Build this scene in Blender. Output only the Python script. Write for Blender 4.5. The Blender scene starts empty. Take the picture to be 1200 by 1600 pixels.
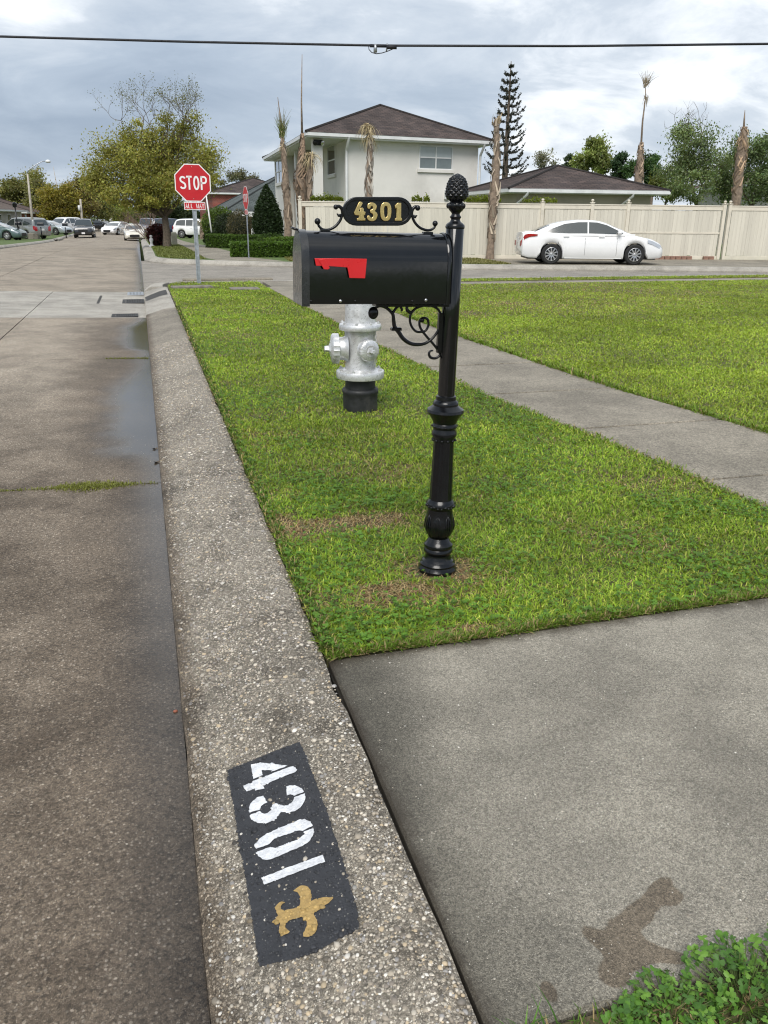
import bpy, bmesh, math, random
import numpy as np
from mathutils import Vector, Matrix
rnd = random.Random(7); NR = np.random.default_rng(11)
S = bpy.context.scene; COL = S.collection

# ---------------------------------------------------------------- camera
F, VX, VY, H = 1260., 214., 337., 1.58          # focal length in px of the 1200x1600 photo, street's vanishing point, eye height
ROLL = math.radians(.5); c_, s_ = math.cos(ROLL), math.sin(ROLL)
def der(x, y):
    u, v = x-600, y-800
    return c_*u+s_*v, -s_*u+c_*v
vx, vy = der(VX, VY); TH = math.atan(-vy/F); PS = math.atan(-vx/F/(math.cos(TH)-vy/F*math.sin(TH)))
fh = np.array([math.sin(PS), math.cos(PS), 0]); R0 = np.array([math.cos(PS), -math.sin(PS), 0]); Z = np.array([0, 0, 1.])
FW = fh*math.cos(TH)-Z*math.sin(TH); U0 = Z*math.cos(TH)+fh*math.sin(TH)
RR = c_*R0+s_*U0; UU = c_*U0-s_*R0; CAM = np.array([0, 0, H])
def ray(x, y): return FW+RR*(x-600)/F-UU*(y-800)/F
def gp(x, y, z=0.):                              # pixel -> point at height z
    d = ray(x, y); return CAM+d*(z-H)/d[2]
def pd(x, y, D):                                 # pixel -> point at ground distance D
    d = ray(x, y); return CAM+d*D/math.hypot(d[0], d[1])
def aty(x, y, Y):                                # pixel -> point on the plane Y = const
    d = ray(x, y); return CAM+d*Y/d[1]
def pj(P):
    d = np.asarray(P)-CAM; k = d@FW
    return 600+F*(d@RR)/k, 800-F*(d@UU)/k, k
cam = bpy.data.cameras.new('camera'); co = bpy.data.objects.new('camera', cam); COL.objects.link(co)
cam.sensor_fit = 'HORIZONTAL'; cam.sensor_width = 36; cam.lens = 36*F/1200; cam.clip_start = .05; cam.clip_end = 3000
M = Matrix.Identity(4)
for i in range(3): M[i][0], M[i][1], M[i][2], M[i][3] = RR[i], UU[i], -FW[i], CAM[i]
co.matrix_world = M; S.camera = co
S.render.resolution_x, S.render.resolution_y = 768, 1024

# ---------------------------------------------------------------- world, sun, exposure
SUN_AZ, SUN_EL = math.radians(205), math.radians(48)      # azimuth from +Y towards +X: behind the camera, veiled by cloud
def sun_dir(): return Vector((math.sin(SUN_AZ)*math.cos(SUN_EL), math.cos(SUN_AZ)*math.cos(SUN_EL), math.sin(SUN_EL)))
sl = bpy.data.lights.new('sun', 'SUN'); sl.energy = 1.5; sl.angle = math.radians(34); sl.color = (1, .96, .9)
so = bpy.data.objects.new('sun', sl); COL.objects.link(so); so.rotation_euler = sun_dir().to_track_quat('Z', 'Y').to_euler()
S.view_settings.view_transform = 'Standard'; S.view_settings.look = 'None'; S.view_settings.exposure = .98; S.view_settings.gamma = 1
S.cycles.use_denoising = True; S.cycles.pixel_filter_type = 'BLACKMAN_HARRIS'; S.cycles.filter_width = 1.15
S.cycles.max_bounces = 6; S.cycles.transparent_max_bounces = 8; S.cycles.caustics_reflective = False; S.cycles.caustics_refractive = False

class NT:
    """small helper for node trees"""
    def __init__(s, tree): s.t = tree; s.n = tree.nodes; s.l = tree.links
    def new(s, ty, **kw):
        n = s.n.new(ty)
        for k, v in kw.items(): setattr(n, k, v)
        return n
    def put(s, inp, v):
        if v is None: return
        if isinstance(v, bpy.types.NodeSocket): s.l.new(v, inp)
        else:
            if isinstance(v, (tuple, list)) and len(v) == 3 and inp.type == 'RGBA': v = (*v, 1)
            inp.default_value = v
    def pos(s): return s.new('ShaderNodeNewGeometry').outputs['Position']
    def obj(s): return s.new('ShaderNodeTexCoord').outputs['Object']
    def uv(s): return s.new('ShaderNodeTexCoord').outputs['UV']
    def rand(s): return s.new('ShaderNodeObjectInfo').outputs['Random']
    def attr(s, name, out='Color'): return s.new('ShaderNodeAttribute', attribute_name=name).outputs[out]
    def sep(s, v):
        n = s.new('ShaderNodeSeparateXYZ'); s.put(n.inputs[0], v); return n.outputs[0], n.outputs[1], n.outputs[2]
    def com(s, x, y, z):
        n = s.new('ShaderNodeCombineXYZ')
        for i, v in enumerate((x, y, z)): s.put(n.inputs[i], v)
        return n.outputs[0]
    def m(s, op, a, b=None, c=None, clamp=False):
        n = s.new('ShaderNodeMath', operation=op, use_clamp=clamp)
        for i, v in enumerate((a, b, c)): s.put(n.inputs[i], v)
        return n.outputs[0]
    def vm(s, op, a, b=None):
        n = s.new('ShaderNodeVectorMath', operation=op); s.put(n.inputs[0], a); s.put(n.inputs[1], b); return n.outputs[0]
    def scale(s, v, f):
        n = s.new('ShaderNodeVectorMath', operation='MULTIPLY'); s.put(n.inputs[0], v); n.inputs[1].default_value = f; return n.outputs[0]
    def noise(s, v, sc, det=4, rough=.55, out=0, dist=0.):
        n = s.new('ShaderNodeTexNoise'); s.put(n.inputs['Vector'], v)
        n.inputs['Scale'].default_value = sc; n.inputs['Detail'].default_value = det; n.inputs['Roughness'].default_value = rough; n.inputs['Distortion'].default_value = dist
        return n.outputs[out]
    def vor(s, v, sc, feat='F1', out='Distance', rnd_=1.):
        n = s.new('ShaderNodeTexVoronoi', feature=feat); s.put(n.inputs['Vector'], v)
        n.inputs['Scale'].default_value = sc; n.inputs['Randomness'].default_value = rnd_
        return n.outputs[out]
    def ss(s, v, a, b, lo=0., hi=1.):
        n = s.new('ShaderNodeMapRange', interpolation_type='SMOOTHSTEP'); s.put(n.inputs[0], v)
        for i, q in enumerate((a, b, lo, hi)): n.inputs[i+1].default_value = q
        return n.outputs[0]
    def ramp(s, f, stops):
        n = s.new('ShaderNodeValToRGB'); s.put(n.inputs[0], f); e = n.color_ramp.elements
        while len(e) < len(stops): e.new(1)
        for q, (p, c) in zip(e, stops): q.position = p; q.color = (*c, 1) if len(c) == 3 else c
        return n.outputs[0]
    def mix(s, f, a, b, mode='MIX'):
        n = s.new('ShaderNodeMix', data_type='RGBA', blend_type=mode)
        s.put(n.inputs[0], f); s.put(n.inputs[6], a); s.put(n.inputs[7], b); return n.outputs[2]
    def bump(s, h, d=.01, st=.5):
        n = s.new('ShaderNodeBump'); s.put(n.inputs['Height'], h); n.inputs['Distance'].default_value = d; n.inputs['Strength'].default_value = st
        return n.outputs[0]

w = bpy.data.worlds.new('World'); S.world = w; w.use_nodes = True; w.node_tree.nodes.clear(); n = NT(w.node_tree)
sky = n.new('ShaderNodeTexSky', sky_type='NISHITA'); sky.sun_disc = False; sky.sun_elevation = SUN_EL; sky.sun_rotation = SUN_AZ; sky.dust_density = 2
d = n.vm('NORMALIZE', n.new('ShaderNodeTexCoord').outputs['Generated'])
dx, dy, dz = n.sep(d)
k = n.m('ADD', n.m('MAXIMUM', dz, 0.), .30)
cp = n.com(n.m('DIVIDE', dx, k), n.m('DIVIDE', dy, k), 0.)       # a flat cloud deck seen in perspective
cp = n.vm('ADD', cp, (30.9, 12.05, 0.))
big = n.noise(cp, .85, 3, .5, dist=.3); mid = n.noise(n.scale(cp, (1, 1.25, 1)), 2.6, 7, .6, dist=.4)
deck = n.m('ADD', n.m('MULTIPLY', big, .70), n.m('MULTIPLY', mid, .30))
cloud = n.ramp(deck, [(.36, (1.95, 2.38, 3.0)), (.46, (2.6, 3.05, 3.65)), (.53, (3.6, 3.98, 4.45)), (.595, (6.2, 6.35, 6.5))])
skyc = n.mix(.93, n.vm('MULTIPLY', sky.outputs[0], (.6, .6, .6)), cloud)
bg = n.new('ShaderNodeBackground'); n.put(bg.inputs[0], skyc); bg.inputs[1].default_value = .1
n.l.new(bg.outputs[0], n.new('ShaderNodeOutputWorld').inputs[0])

# ---------------------------------------------------------------- mesh helpers
class MB:
    def __init__(s): s.v = []; s.f = []; s.uv = None
    def add(s, v, f):
        o = len(s.v); s.v += [tuple(map(float, p)) for p in v]; s.f += [tuple(i+o for i in q) for q in f]; return s
    def box(s, x0, x1, y0, y1, z0, z1, fr=None):
        v = [(x, y, z) for z in (z0, z1) for (x, y) in ((x0, y0), (x1, y0), (x1, y1), (x0, y1))]
        if fr: v = [fr(*p) for p in v]
        return s.add(v, [(3, 2, 1, 0), (4, 5, 6, 7), (0, 1, 5, 4), (1, 2, 6, 5), (2, 3, 7, 6), (3, 0, 4, 7)])
    def cbox(s, x0, x1, y0, y1, z0, z1, b=.01, fr=None):      # box with chamfered top edges
        v = [(x0, y0, z0), (x1, y0, z0), (x1, y1, z0), (x0, y1, z0), (x0, y0, z1-b), (x1, y0, z1-b), (x1, y1, z1-b), (x0, y1, z1-b),
             (x0+b, y0+b, z1), (x1-b, y0+b, z1), (x1-b, y1-b, z1), (x0+b, y1-b, z1)]
        if fr: v = [fr(*p) for p in v]
        f = [(3, 2, 1, 0), (8, 9, 10, 11)]
        for i in range(4): j = (i+1) % 4; f += [(i, j, j+4, i+4), (i+4, j+4, j+8, i+8)]
        return s.add(v, f)
    def lathe(s, prof, n=24, c=(0, 0, 0), fn=None, cap=True):           # prof: (r, z)
        v = []
        for r, z in prof:
            for i in range(n):
                a = 2*math.pi*i/n; q = r if fn is None else fn(r, z, a)
                v.append((c[0]+q*math.cos(a), c[1]+q*math.sin(a), c[2]+z))
        f = [(k*n+i, k*n+(i+1) % n, (k+1)*n+(i+1) % n, (k+1)*n+i) for k in range(len(prof)-1) for i in range(n)]
        if cap: f += [tuple(reversed(range(n))), tuple(range((len(prof)-1)*n, len(prof)*n))]
        return s.add(v, f)
    def tube(s, pts, rad, n=8, cap=True):
        P = [Vector(p) for p in pts]; m = len(P)
        if not hasattr(rad, '__len__'): rad = [rad]*m
        v = []; up = Vector((0, 0, 1)); t0 = (P[1]-P[0]).normalized()
        a = t0.cross(up); a = t0.cross(Vector((1, 0, 0))) if a.length < 1e-3 else a
        a.normalize()
        for i in range(m):
            t = (P[min(i+1, m-1)]-P[max(i-1, 0)])
            t = t.normalized() if t.length > 1e-9 else t0
            a = a-t*a.dot(t); a.normalize(); b = t.cross(a)
            for k in range(n):
                q = 2*math.pi*k/n; v.append(P[i]+(a*math.cos(q)+b*math.sin(q))*rad[i])
        f = [(k*n+i, k*n+(i+1) % n, (k+1)*n+(i+1) % n, (k+1)*n+i) for k in range(m-1) for i in range(n)]
        if cap: f += [tuple(reversed(range(n))), tuple(range((m-1)*n, m*n))]
        return s.add(v, f)
    def cyl(s, a, b, r, n=12, r2=None): return s.tube([a, b], [r, r if r2 is None else r2], n)
    def ball(s, c, r, n=10, sz=(1, 1, 1)):
        v = [(c[0], c[1], c[2]-r*sz[2])]; m = max(4, n//2+1)
        for i in range(1, m):
            p = math.pi*i/m
            for k in range(n): q = 2*math.pi*k/n; v.append((c[0]+r*sz[0]*math.sin(p)*math.cos(q), c[1]+r*sz[1]*math.sin(p)*math.sin(q), c[2]-r*sz[2]*math.cos(p)))
        v.append((c[0], c[1], c[2]+r*sz[2])); e = len(v)-1
        f = [(0, 1+(k+1) % n, 1+k) for k in range(n)]
        for i in range(m-2): f += [(1+i*n+k, 1+i*n+(k+1) % n, 1+(i+1)*n+(k+1) % n, 1+(i+1)*n+k) for k in range(n)]
        f += [(e, 1+(m-2)*n+k, 1+(m-2)*n+(k+1) % n) for k in range(n)]
        return s.add(v, f)
    def loft(s, rings, closed=True, caps=True):
        n = len(rings[0]); v = [p for r in rings for p in r]; f = []
        for k in range(len(rings)-1):
            for i in range(n if closed else n-1): f.append((k*n+i, k*n+(i+1) % n, (k+1)*n+(i+1) % n, (k+1)*n+i))
        if caps: f += [tuple(reversed(range(n))), tuple(range((len(rings)-1)*n, len(rings)*n))]
        return s.add(v, f)
    def ribbon(s, pts, wd, fr, closed=False):                  # flat stroke in 2D mapped by fr(x, y)
        m = len(pts); L = []; Rr = []
        for i in range(m):
            a = pts[i-1] if (i or closed) else pts[i]; b = pts[(i+1) % m] if (i < m-1 or closed) else pts[i]
            tx, ty = b[0]-a[0], b[1]-a[1]; q = math.hypot(tx, ty) or 1; nx, ny = -ty/q*wd/2, tx/q*wd/2
            L.append(fr(pts[i][0]+nx, pts[i][1]+ny)); Rr.append(fr(pts[i][0]-nx, pts[i][1]-ny))
        f = [(i, (i+1) % m, m+(i+1) % m, m+i) for i in range(m if closed else m-1)]
        return s.add(L+Rr, f)
    def mesh(s, name):
        me = bpy.data.meshes.new(name); me.from_pydata(s.v, [], s.f); me.validate(); me.update(); return me
    def build(s, name, mat, parent=None, smooth=False, sharp=None):
        return link(name, s.mesh(name), mat, parent, smooth, sharp)
def link(name, me, mat, parent=None, smooth=False, sharp=None):
    if mat is not None and not len(me.materials): me.materials.append(mat)
    if smooth:
        me.polygons.foreach_set('use_smooth', [True]*len(me.polygons))
        if sharp: me.set_sharp_from_angle(angle=math.radians(sharp))
    o = bpy.data.objects.new(name, me); COL.objects.link(o)
    if parent: o.parent = parent
    return o
def raw(name, V, Fc, mat, parent=None, col=None, smooth=False, nper=3):
    """big mesh from numpy arrays, every face with nper corners; col: colour per vertex"""
    me = bpy.data.meshes.new(name); V = np.ascontiguousarray(V, np.float32); Fc = np.ascontiguousarray(Fc, np.int32).reshape(-1, nper)
    me.vertices.add(len(V)); me.vertices.foreach_set('co', V.ravel()); me.loops.add(Fc.size); me.loops.foreach_set('vertex_index', Fc.ravel())
    me.polygons.add(len(Fc)); me.polygons.foreach_set('loop_start', np.arange(0, Fc.size, nper, dtype=np.int32)); me.polygons.foreach_set('loop_total', np.full(len(Fc), nper, np.int32))
    if smooth: me.polygons.foreach_set('use_smooth', np.ones(len(Fc), bool))
    me.update(calc_edges=True)
    if col is not None:
        a = me.color_attributes.new('col', 'FLOAT_COLOR', 'POINT'); q = np.ones((len(V), 4), np.float32); q[:, :3] = col; a.data.foreach_set('color', q.ravel())
    return link(name, me, mat, parent)
def curve_mesh(loops, depth=0., bevel=0., res=1):
    cu = bpy.data.curves.new('tmp', 'CURVE'); cu.dimensions = '2D'; cu.fill_mode = 'BOTH'; cu.extrude = depth; cu.bevel_depth = bevel; cu.bevel_resolution = res
    for lp in loops:
        sp = cu.splines.new('POLY'); sp.points.add(len(lp)-1); sp.use_cyclic_u = True
        for p, q in zip(sp.points, lp): p.co = (q[0], q[1], 0, 1)
    o = bpy.data.objects.new('tmp', cu); COL.objects.link(o)
    dg = bpy.context.evaluated_depsgraph_get(); me = bpy.data.meshes.new_from_object(o.evaluated_get(dg))
    bpy.data.objects.remove(o); bpy.data.curves.remove(cu); return me
def shape(name, loops, mat, parent, fr, depth=0., bevel=0., smooth=False):
    """2D outline (holes allowed) -> mesh, every point mapped by fr(x, y, z)"""
    me = curve_mesh(loops, depth, bevel)
    for v in me.vertices: v.co = fr(*v.co)
    me.materials.clear(); me.name = name; me.update(); return link(name, me, mat, parent, smooth, 40 if smooth else None)
def tag(o, label, cat, group=None):
    o['label'] = label; o['category'] = cat
    if group: o['group'] = group
    return o
def thing(name, label, cat, loc=(0, 0, 0), rz=0., group=None, rot=None):
    o = bpy.data.objects.new(name, None); COL.objects.link(o); o.location = loc; o.rotation_euler = rot if rot else (0, 0, rz); o.empty_display_size = .2
    return tag(o, label, cat, group)
def struct(o): o['kind'] = 'structure'; return o
def stuff(o): o['kind'] = 'stuff'; return o
def copy_tree(o, parent=None):
    c = o.copy(); COL.objects.link(c); c.parent = parent
    for ch in o.children: copy_tree(ch, c)
    return c
def catmull(pts, k=6, closed=False):
    P = [np.array(p, float) for p in pts]; out = []; m = len(P)
    for i in range(m if closed else m-1):
        a, b, c, d = (P[(i-1) % m], P[i], P[(i+1) % m], P[(i+2) % m]) if closed else (P[max(i-1, 0)], P[i], P[i+1], P[min(i+2, m-1)])
        for q in range(k):
            t = q/k; out.append(tuple(.5*(2*b+(c-a)*t+(2*a-5*b+4*c-d)*t*t+(3*b-a-3*c+d)*t**3)))
    if not closed: out.append(tuple(P[-1]))
    return out
def inpoly(px, py, poly):
    px = np.asarray(px); py = np.asarray(py); r = np.zeros(px.shape, bool); j = len(poly)-1
    for i in range(len(poly)):
        (xi, yi), (xj, yj) = poly[i][:2], poly[j][:2]
        r ^= ((yi > py) != (yj > py)) & (px < (xj-xi)*(py-yi)/(yj-yi+1e-12)+xi); j = i
    return r

# ---------------------------------------------------------------- materials
MATS = {}
def newmat(name):
    m = bpy.data.materials.new(name); m.use_nodes = True; m.node_tree.nodes.clear(); n = NT(m.node_tree)
    b = n.new('ShaderNodeBsdfPrincipled'); n.l.new(b.outputs[0], n.new('ShaderNodeOutputMaterial').inputs[0]); MATS[name] = m
    return m, n, b.inputs
def simple(name, c, rough=.6, var=.12, sc=6., metal=0., bump=0., bsc=40., coat=0., spec=None, rv=.1, dirt=None):
    m, n, b = newmat(name); p = n.obj()
    f = n.noise(p, sc, 5, .6); k = n.ss(f, .3, .7, 1-var, 1+var)
    col = n.mix(1., c, n.com(k, k, k), 'MULTIPLY')
    if dirt: col = n.mix(n.ss(n.noise(p, dirt[1], 6, .65), .5, .72, 0, dirt[2]), col, dirt[0])
    n.put(b['Base Color'], col); n.put(b['Roughness'], n.ss(n.noise(p, sc*2.3, 3), .3, .7, max(.02, rough-rv), min(1, rough+rv)))
    b['Metallic'].default_value = metal; b['Coat Weight'].default_value = coat; b['Coat Roughness'].default_value = .06
    if spec is not None: b['Specular IOR Level'].default_value = spec
    if bump: n.put(b['Normal'], n.bump(n.noise(p, bsc, 4), bump, .6))
    return m
def attr_mat(name, rough=.6, trans=0., spec=.3):
    m, n, b = newmat(name); n.put(b['Base Color'], n.attr('col')); b['Roughness'].default_value = rough; b['Specular IOR Level'].default_value = spec
    if trans:
        t = n.new('ShaderNodeBsdfTranslucent'); n.put(t.inputs[0], n.mix(1., n.attr('col'), (1.3, 1.25, .6), 'MULTIPLY')); mx = n.new('ShaderNodeMixShader'); mx.inputs[0].default_value = trans
        bs = [q for q in m.node_tree.nodes if q.type == 'BSDF_PRINCIPLED'][0]; out = [q for q in m.node_tree.nodes if q.type == 'OUTPUT_MATERIAL'][0]
        n.l.new(bs.outputs[0], mx.inputs[1]); n.l.new(t.outputs[0], mx.inputs[2]); n.l.new(mx.outputs[0], out.inputs[0])
    return m
LEAF = attr_mat('leaf_blades', .5, .38); TWIG = attr_mat('bark_strips', .85); PEB = attr_mat('pebble_stone', .55, spec=.4)
GRASSM = attr_mat('grass_blades', .5, .3, .25)

def aggregate(name, cement, stone_a, stone_b, sc, amount, blotch, kind=None, salt=.45, ssc=230):
    """concrete with exposed stones; stains and wet film have shapes of their own"""
    m, n, b = newmat(name); p = n.pos(); x, y, z = n.sep(p)
    vc = n.vor(p, sc, out='Color'); vd = n.vor(p, sc)
    r1, r2, r3 = n.sep(vc)
    v2 = n.vor(p, sc*2.6, out='Color'); q1, q2, q3 = n.sep(v2); d2 = n.vor(p, sc*2.6)
    stone = n.mix(r2, stone_a, stone_b)
    mask = n.m('MULTIPLY', n.m('GREATER_THAN', r1, 1-amount), n.ss(vd, .30, .42, 1, 0))
    fine = n.m('MULTIPLY', n.m('GREATER_THAN', q1, 1-amount*.9), n.ss(d2, .28, .42, 1, 0))
    grain = n.ss(n.noise(p, 380, 3, .7), .28, .72, .55, 1.4)
    base = n.mix(1., cement, n.com(grain, grain, grain), 'MULTIPLY')
    base = n.mix(n.m('MULTIPLY', fine, .65), base, n.mix(q2, stone_b, stone_a))
    colr = n.mix(n.m('MULTIPLY', mask, .85), base, stone)
    if salt:                                                # sand and small stones: every grain its own tone
        k1, _, _ = n.sep(n.vor(p, ssc, out='Color')); k2, _, _ = n.sep(n.vor(p, ssc*.52, out='Color'))
        g1 = n.m('ADD', n.m('MULTIPLY', n.ss(k1, 0, 1, 1-salt, 1+salt*1.15), .6), n.m('MULTIPLY', n.ss(k2, .1, .9, 1-salt*.8, 1+salt*.9), .4))
        colr = n.mix(1., colr, n.com(g1, g1, g1), 'MULTIPLY')
    bl = n.noise(p, .9, 6, .62); b2 = n.noise(p, 3.1, 5, .6)
    f = n.m('ADD', n.m('MULTIPLY', bl, .6), n.m('MULTIPLY', b2, .4))
    g = n.ss(f, .36, .62, 1-blotch, 1+blotch*.35)
    colr = n.mix(1., colr, n.com(g, g, g), 'MULTIPLY')
    rough = .82; h = n.m('ADD', n.m('MULTIPLY', n.m('SUBTRACT', .5, vd), .6), n.m('MULTIPLY', n.m('SUBTRACT', .5, d2), .3))
    bs = .6
    if kind == 'road':
        warp = n.m('MULTIPLY', n.m('SUBTRACT', n.noise(p, 1.6, 4), .5), .5)
        xs = n.m('ADD', x, warp); yw = n.m('ADD', y, n.m('MULTIPLY', warp, 2.2))
        # brown damp traffic stain over the near slabs
        damp = n.m('MULTIPLY', n.ss(yw, 10.0, 4.6), n.ss(xs, -3.2, -1.6)); damp = n.m('MULTIPLY', damp, n.ss(f, .30, .62, 1., .62))
        far = n.m('MULTIPLY', n.ss(n.m('ADD', xs, n.m('MULTIPLY', y, .012)), -1.05, -.35), n.ss(yw, 20., 9.5, 0, .75))
        damp = n.m('MAXIMUM', damp, far)
        colr = n.mix(n.m('MULTIPLY', damp, .88), colr, n.mix(1., colr, (.31, .26, .215), 'MULTIPLY'))
        # rain film and puddles along the gutter
        pool = n.m('MULTIPLY', n.ss(yw, 5.2, 6.4), n.ss(yw, 9.6, 7.8)); pool2 = n.m('MULTIPLY', n.ss(yw, 10.3, 11.0), n.ss(yw, 14., 12.8))
        edge = n.m('ADD', n.m('ADD', -.085, n.m('MULTIPLY', pool, -.26)), n.m('MULTIPLY', pool2, -.22))
        xn = n.m('ADD', x, n.m('MULTIPLY', warp, n.m('ADD', .16, n.m('MULTIPLY', pool, .6))))
        wet = n.ss(n.m('SUBTRACT', xn, edge), -.24, .16); soak = n.ss(n.m('SUBTRACT', xs, edge), -.60, .05)
        colr = n.mix(n.m('MULTIPLY', soak, .35), colr, n.mix(1., colr, (.5, .46, .44), 'MULTIPLY'))
        colr = n.mix(n.m('MULTIPLY', wet, .8), colr, n.mix(1., colr, (.2, .21, .23), 'MULTIPLY'))
        rough = n.m('SUBTRACT', .84, n.m('ADD', n.m('MULTIPLY', wet, .60), n.m('MULTIPLY', soak, .14)))
        bs = n.m('SUBTRACT', .6, n.m('MULTIPLY', wet, .52))
    if kind == 'walk':
        def blob(cx, cy, rx, ry, ang=0.):
            u = n.m('SUBTRACT', x, cx); v = n.m('SUBTRACT', y, cy); ca, sa = math.cos(ang), math.sin(ang)
            uu = n.m('DIVIDE', n.m('ADD', n.m('MULTIPLY', u, ca), n.m('MULTIPLY', v, sa)), rx); vv = n.m('DIVIDE', n.m('SUBTRACT', n.m('MULTIPLY', v, ca), n.m('MULTIPLY', u, sa)), ry)
            return n.m('ADD', n.m('MULTIPLY', uu, uu), n.m('MULTIPLY', vv, vv))
        sts = []
        for (px, py, rx, ry, a) in ((1030, 1388, .052, .020, .55), (1050, 1400, .03, .022, .2), (1000, 1425, .045, .03, .4), (975, 1455, .03, .04, .2), (945, 1470, .022, .055, .5), (990, 1490, .05, .03, 0), (1040, 1490, .05, .018, -.5), (960, 1520, .03, .03, 0)):
            g0 = gp(px, py, .14); sts.append(blob(g0[0], g0[1], rx, ry, a))
        g0 = gp(858, 1545, .14); sts.append(blob(g0[0], g0[1], .016, .024, 0))
        fld = None
        for q in sts:
            e = n.m('EXPONENT', n.m('MULTIPLY', q, -.9)); fld = e if fld is None else n.m('ADD', fld, e)
        st = n.ss(n.m('ADD', fld, n.m('MULTIPLY', n.m('SUBTRACT', n.noise(p, 26, 6, .65), .5), .55)), .34, .52)
        colr = n.mix(n.m('MULTIPLY', st, .8), colr, n.mix(1., colr, (.50, .42, .35), 'MULTIPLY'))
        pale = n.ss(n.noise(n.scale(p, (1., 1.8, 1)), 1.3, 6, .6), .5, .68, 0, .35)
        colr = n.mix(pale, colr, n.mix(1., colr, (1.35, 1.36, 1.36), 'MULTIPLY'))
        # grime washed down towards the kerb
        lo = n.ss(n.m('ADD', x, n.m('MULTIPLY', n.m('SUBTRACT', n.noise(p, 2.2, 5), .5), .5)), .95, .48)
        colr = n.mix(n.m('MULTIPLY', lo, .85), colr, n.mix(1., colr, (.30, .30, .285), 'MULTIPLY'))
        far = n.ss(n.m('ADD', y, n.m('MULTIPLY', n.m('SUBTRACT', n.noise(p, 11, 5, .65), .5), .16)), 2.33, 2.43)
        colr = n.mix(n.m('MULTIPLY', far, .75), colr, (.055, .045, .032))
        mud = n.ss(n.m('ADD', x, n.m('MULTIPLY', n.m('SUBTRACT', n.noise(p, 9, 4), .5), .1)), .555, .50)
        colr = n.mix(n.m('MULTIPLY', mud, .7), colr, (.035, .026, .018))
    if kind == 'kerb':
        st = n.ss(n.noise(p, 5.2, 6, .65), .50, .66); yn = n.ss(y, 9., 4.5)
        colr = n.mix(n.m('MULTIPLY', n.m('MULTIPLY', st, .62), yn), colr, n.mix(1., colr, (.32, .30, .28), 'MULTIPLY'))
        lo = n.ss(n.m('ADD', x, n.m('MULTIPLY', n.m('SUBTRACT', n.noise(p, 6, 5), .5), .12)), .10, .01)
        colr = n.mix(n.m('MULTIPLY', lo, .7), colr, n.mix(1., colr, (.36, .28, .21), 'MULTIPLY'))
    n.put(b['Base Color'], colr); n.put(b['Roughness'], rough); b['Specular IOR Level'].default_value = .4
    bn = n.new('ShaderNodeBump'); n.put(bn.inputs['Height'], h); bn.inputs['Distance'].default_value = .004; n.put(bn.inputs['Strength'], bs); n.put(b['Normal'], bn.outputs[0])
    return m
ROAD = aggregate('street_concrete', (.27, .225, .172), (.40, .35, .28), (.72, .66, .56), 95, .34, .3, 'road', .5, 170)
ROADN = aggregate('new_concrete', (.36, .335, .29), (.42, .39, .34), (.5, .46, .40), 160, .2, .28)
KERBM = aggregate('kerb_pebble_concrete', (.178, .155, .122), (.38, .335, .265), (.63, .58, .49), 120, .62, .34, 'kerb', .5, 190)
WALK = aggregate('walk_concrete', (.262, .238, .192), (.195, .172, .135), (.47, .44, .38), 260, .35, .30, 'walk', .46, 330)
SIDEW = aggregate('sidewalk_concrete', (.25, .222, .175), (.19, .168, .132), (.36, .325, .265), 150, .35, .30, None, .45, 150)
JOINT = simple('joint_dirt', (.03, .027, .022), .95, .3)
SOIL = simple('soil_thatch', (.095, .088, .036), .95, .5, 9., bump=.02, dirt=((.14, .10, .055), 3., .6))
TURF = simple('far_turf', (.085, .13, .03), .9, .35, 5., bump=.05, bsc=30, dirt=((.16, .15, .06), .8, .6))
BLACK = simple('gloss_black_paint', (.0035, .004, .005), .085, .2, 30, spec=.6, rv=.02, bump=.0003, bsc=9)
BLACKC = simple('cast_black_paint', (.004, .0045, .0055), .2, .2, 30, bump=.0004, bsc=160, spec=.42, rv=.05)
RED = simple('red_flag_paint', (.62, .018, .022), .35, .06)
GOLD = simple('polished_gold', (.82, .60, .25), .22, .08, 60, metal=1., rv=.08)
SILV = simple('silver_paint', (.66, .665, .67), .35, .12, 22, metal=.5, bump=.0025, bsc=55, dirt=((.30, .29, .27), 9., .5))
HYBL = simple('hydrant_black', (.016, .017, .018), .6, .3, 10, bump=.004, dirt=((.07, .065, .055), 6., .8))
GALV = simple('galvanised_steel', (.42, .45, .49), .42, .2, 14, metal=.7, dirt=((.3, .28, .26), 5., .4))
SIGNR = simple('sign_red', (.50, .012, .02), .38, .05, 3); SIGNW = simple('sign_white', (.82, .80, .80), .4, .04, 3)
RIVET = simple('rivet_steel', (.6, .6, .6), .3, .1, metal=1.)
STUCCO = simple('stucco_offwhite', (.72, .70, .66), .88, .06, .5, bump=.004, bsc=60, dirt=((.46, .44, .41), .35, .4))
STUCD = simple('stucco_taupe_shade', (.40, .36, .32), .9, .08, .6, bump=.004, bsc=60)  # darker stucco: shade of the porch recess in the colour; also gable house wall
TRIM = simple('trim_white', (.74, .74, .73), .5, .05, 2.); GUTT = simple('gutter_white', (.70, .71, .71), .4, .07, 2, dirt=((.5, .5, .48), 1.5, .5))
FENCE = simple('fence_cream_wood', (.60, .55, .455), .8, .1, 1.1, bump=.003, bsc=50, dirt=((.42, .38, .31), 1.7, .55))
def boardmat(name, c):
    m, n, b = newmat(name); p = n.obj(); r = n.rand(); g = n.m('MULTIPLY', n.ss(r, 0, 1, .93, 1.05), n.ss(n.noise(n.vm('ADD', n.scale(p, (9, 9, .7)), n.com(n.m('MULTIPLY', r, 50.), r, 0.)), 1.5, 5, .65), .3, .7, .94, 1.04))
    n.put(b['Base Color'], n.mix(1., c, n.com(g, g, g), 'MULTIPLY')); b['Roughness'].default_value = .8; return m
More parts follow.
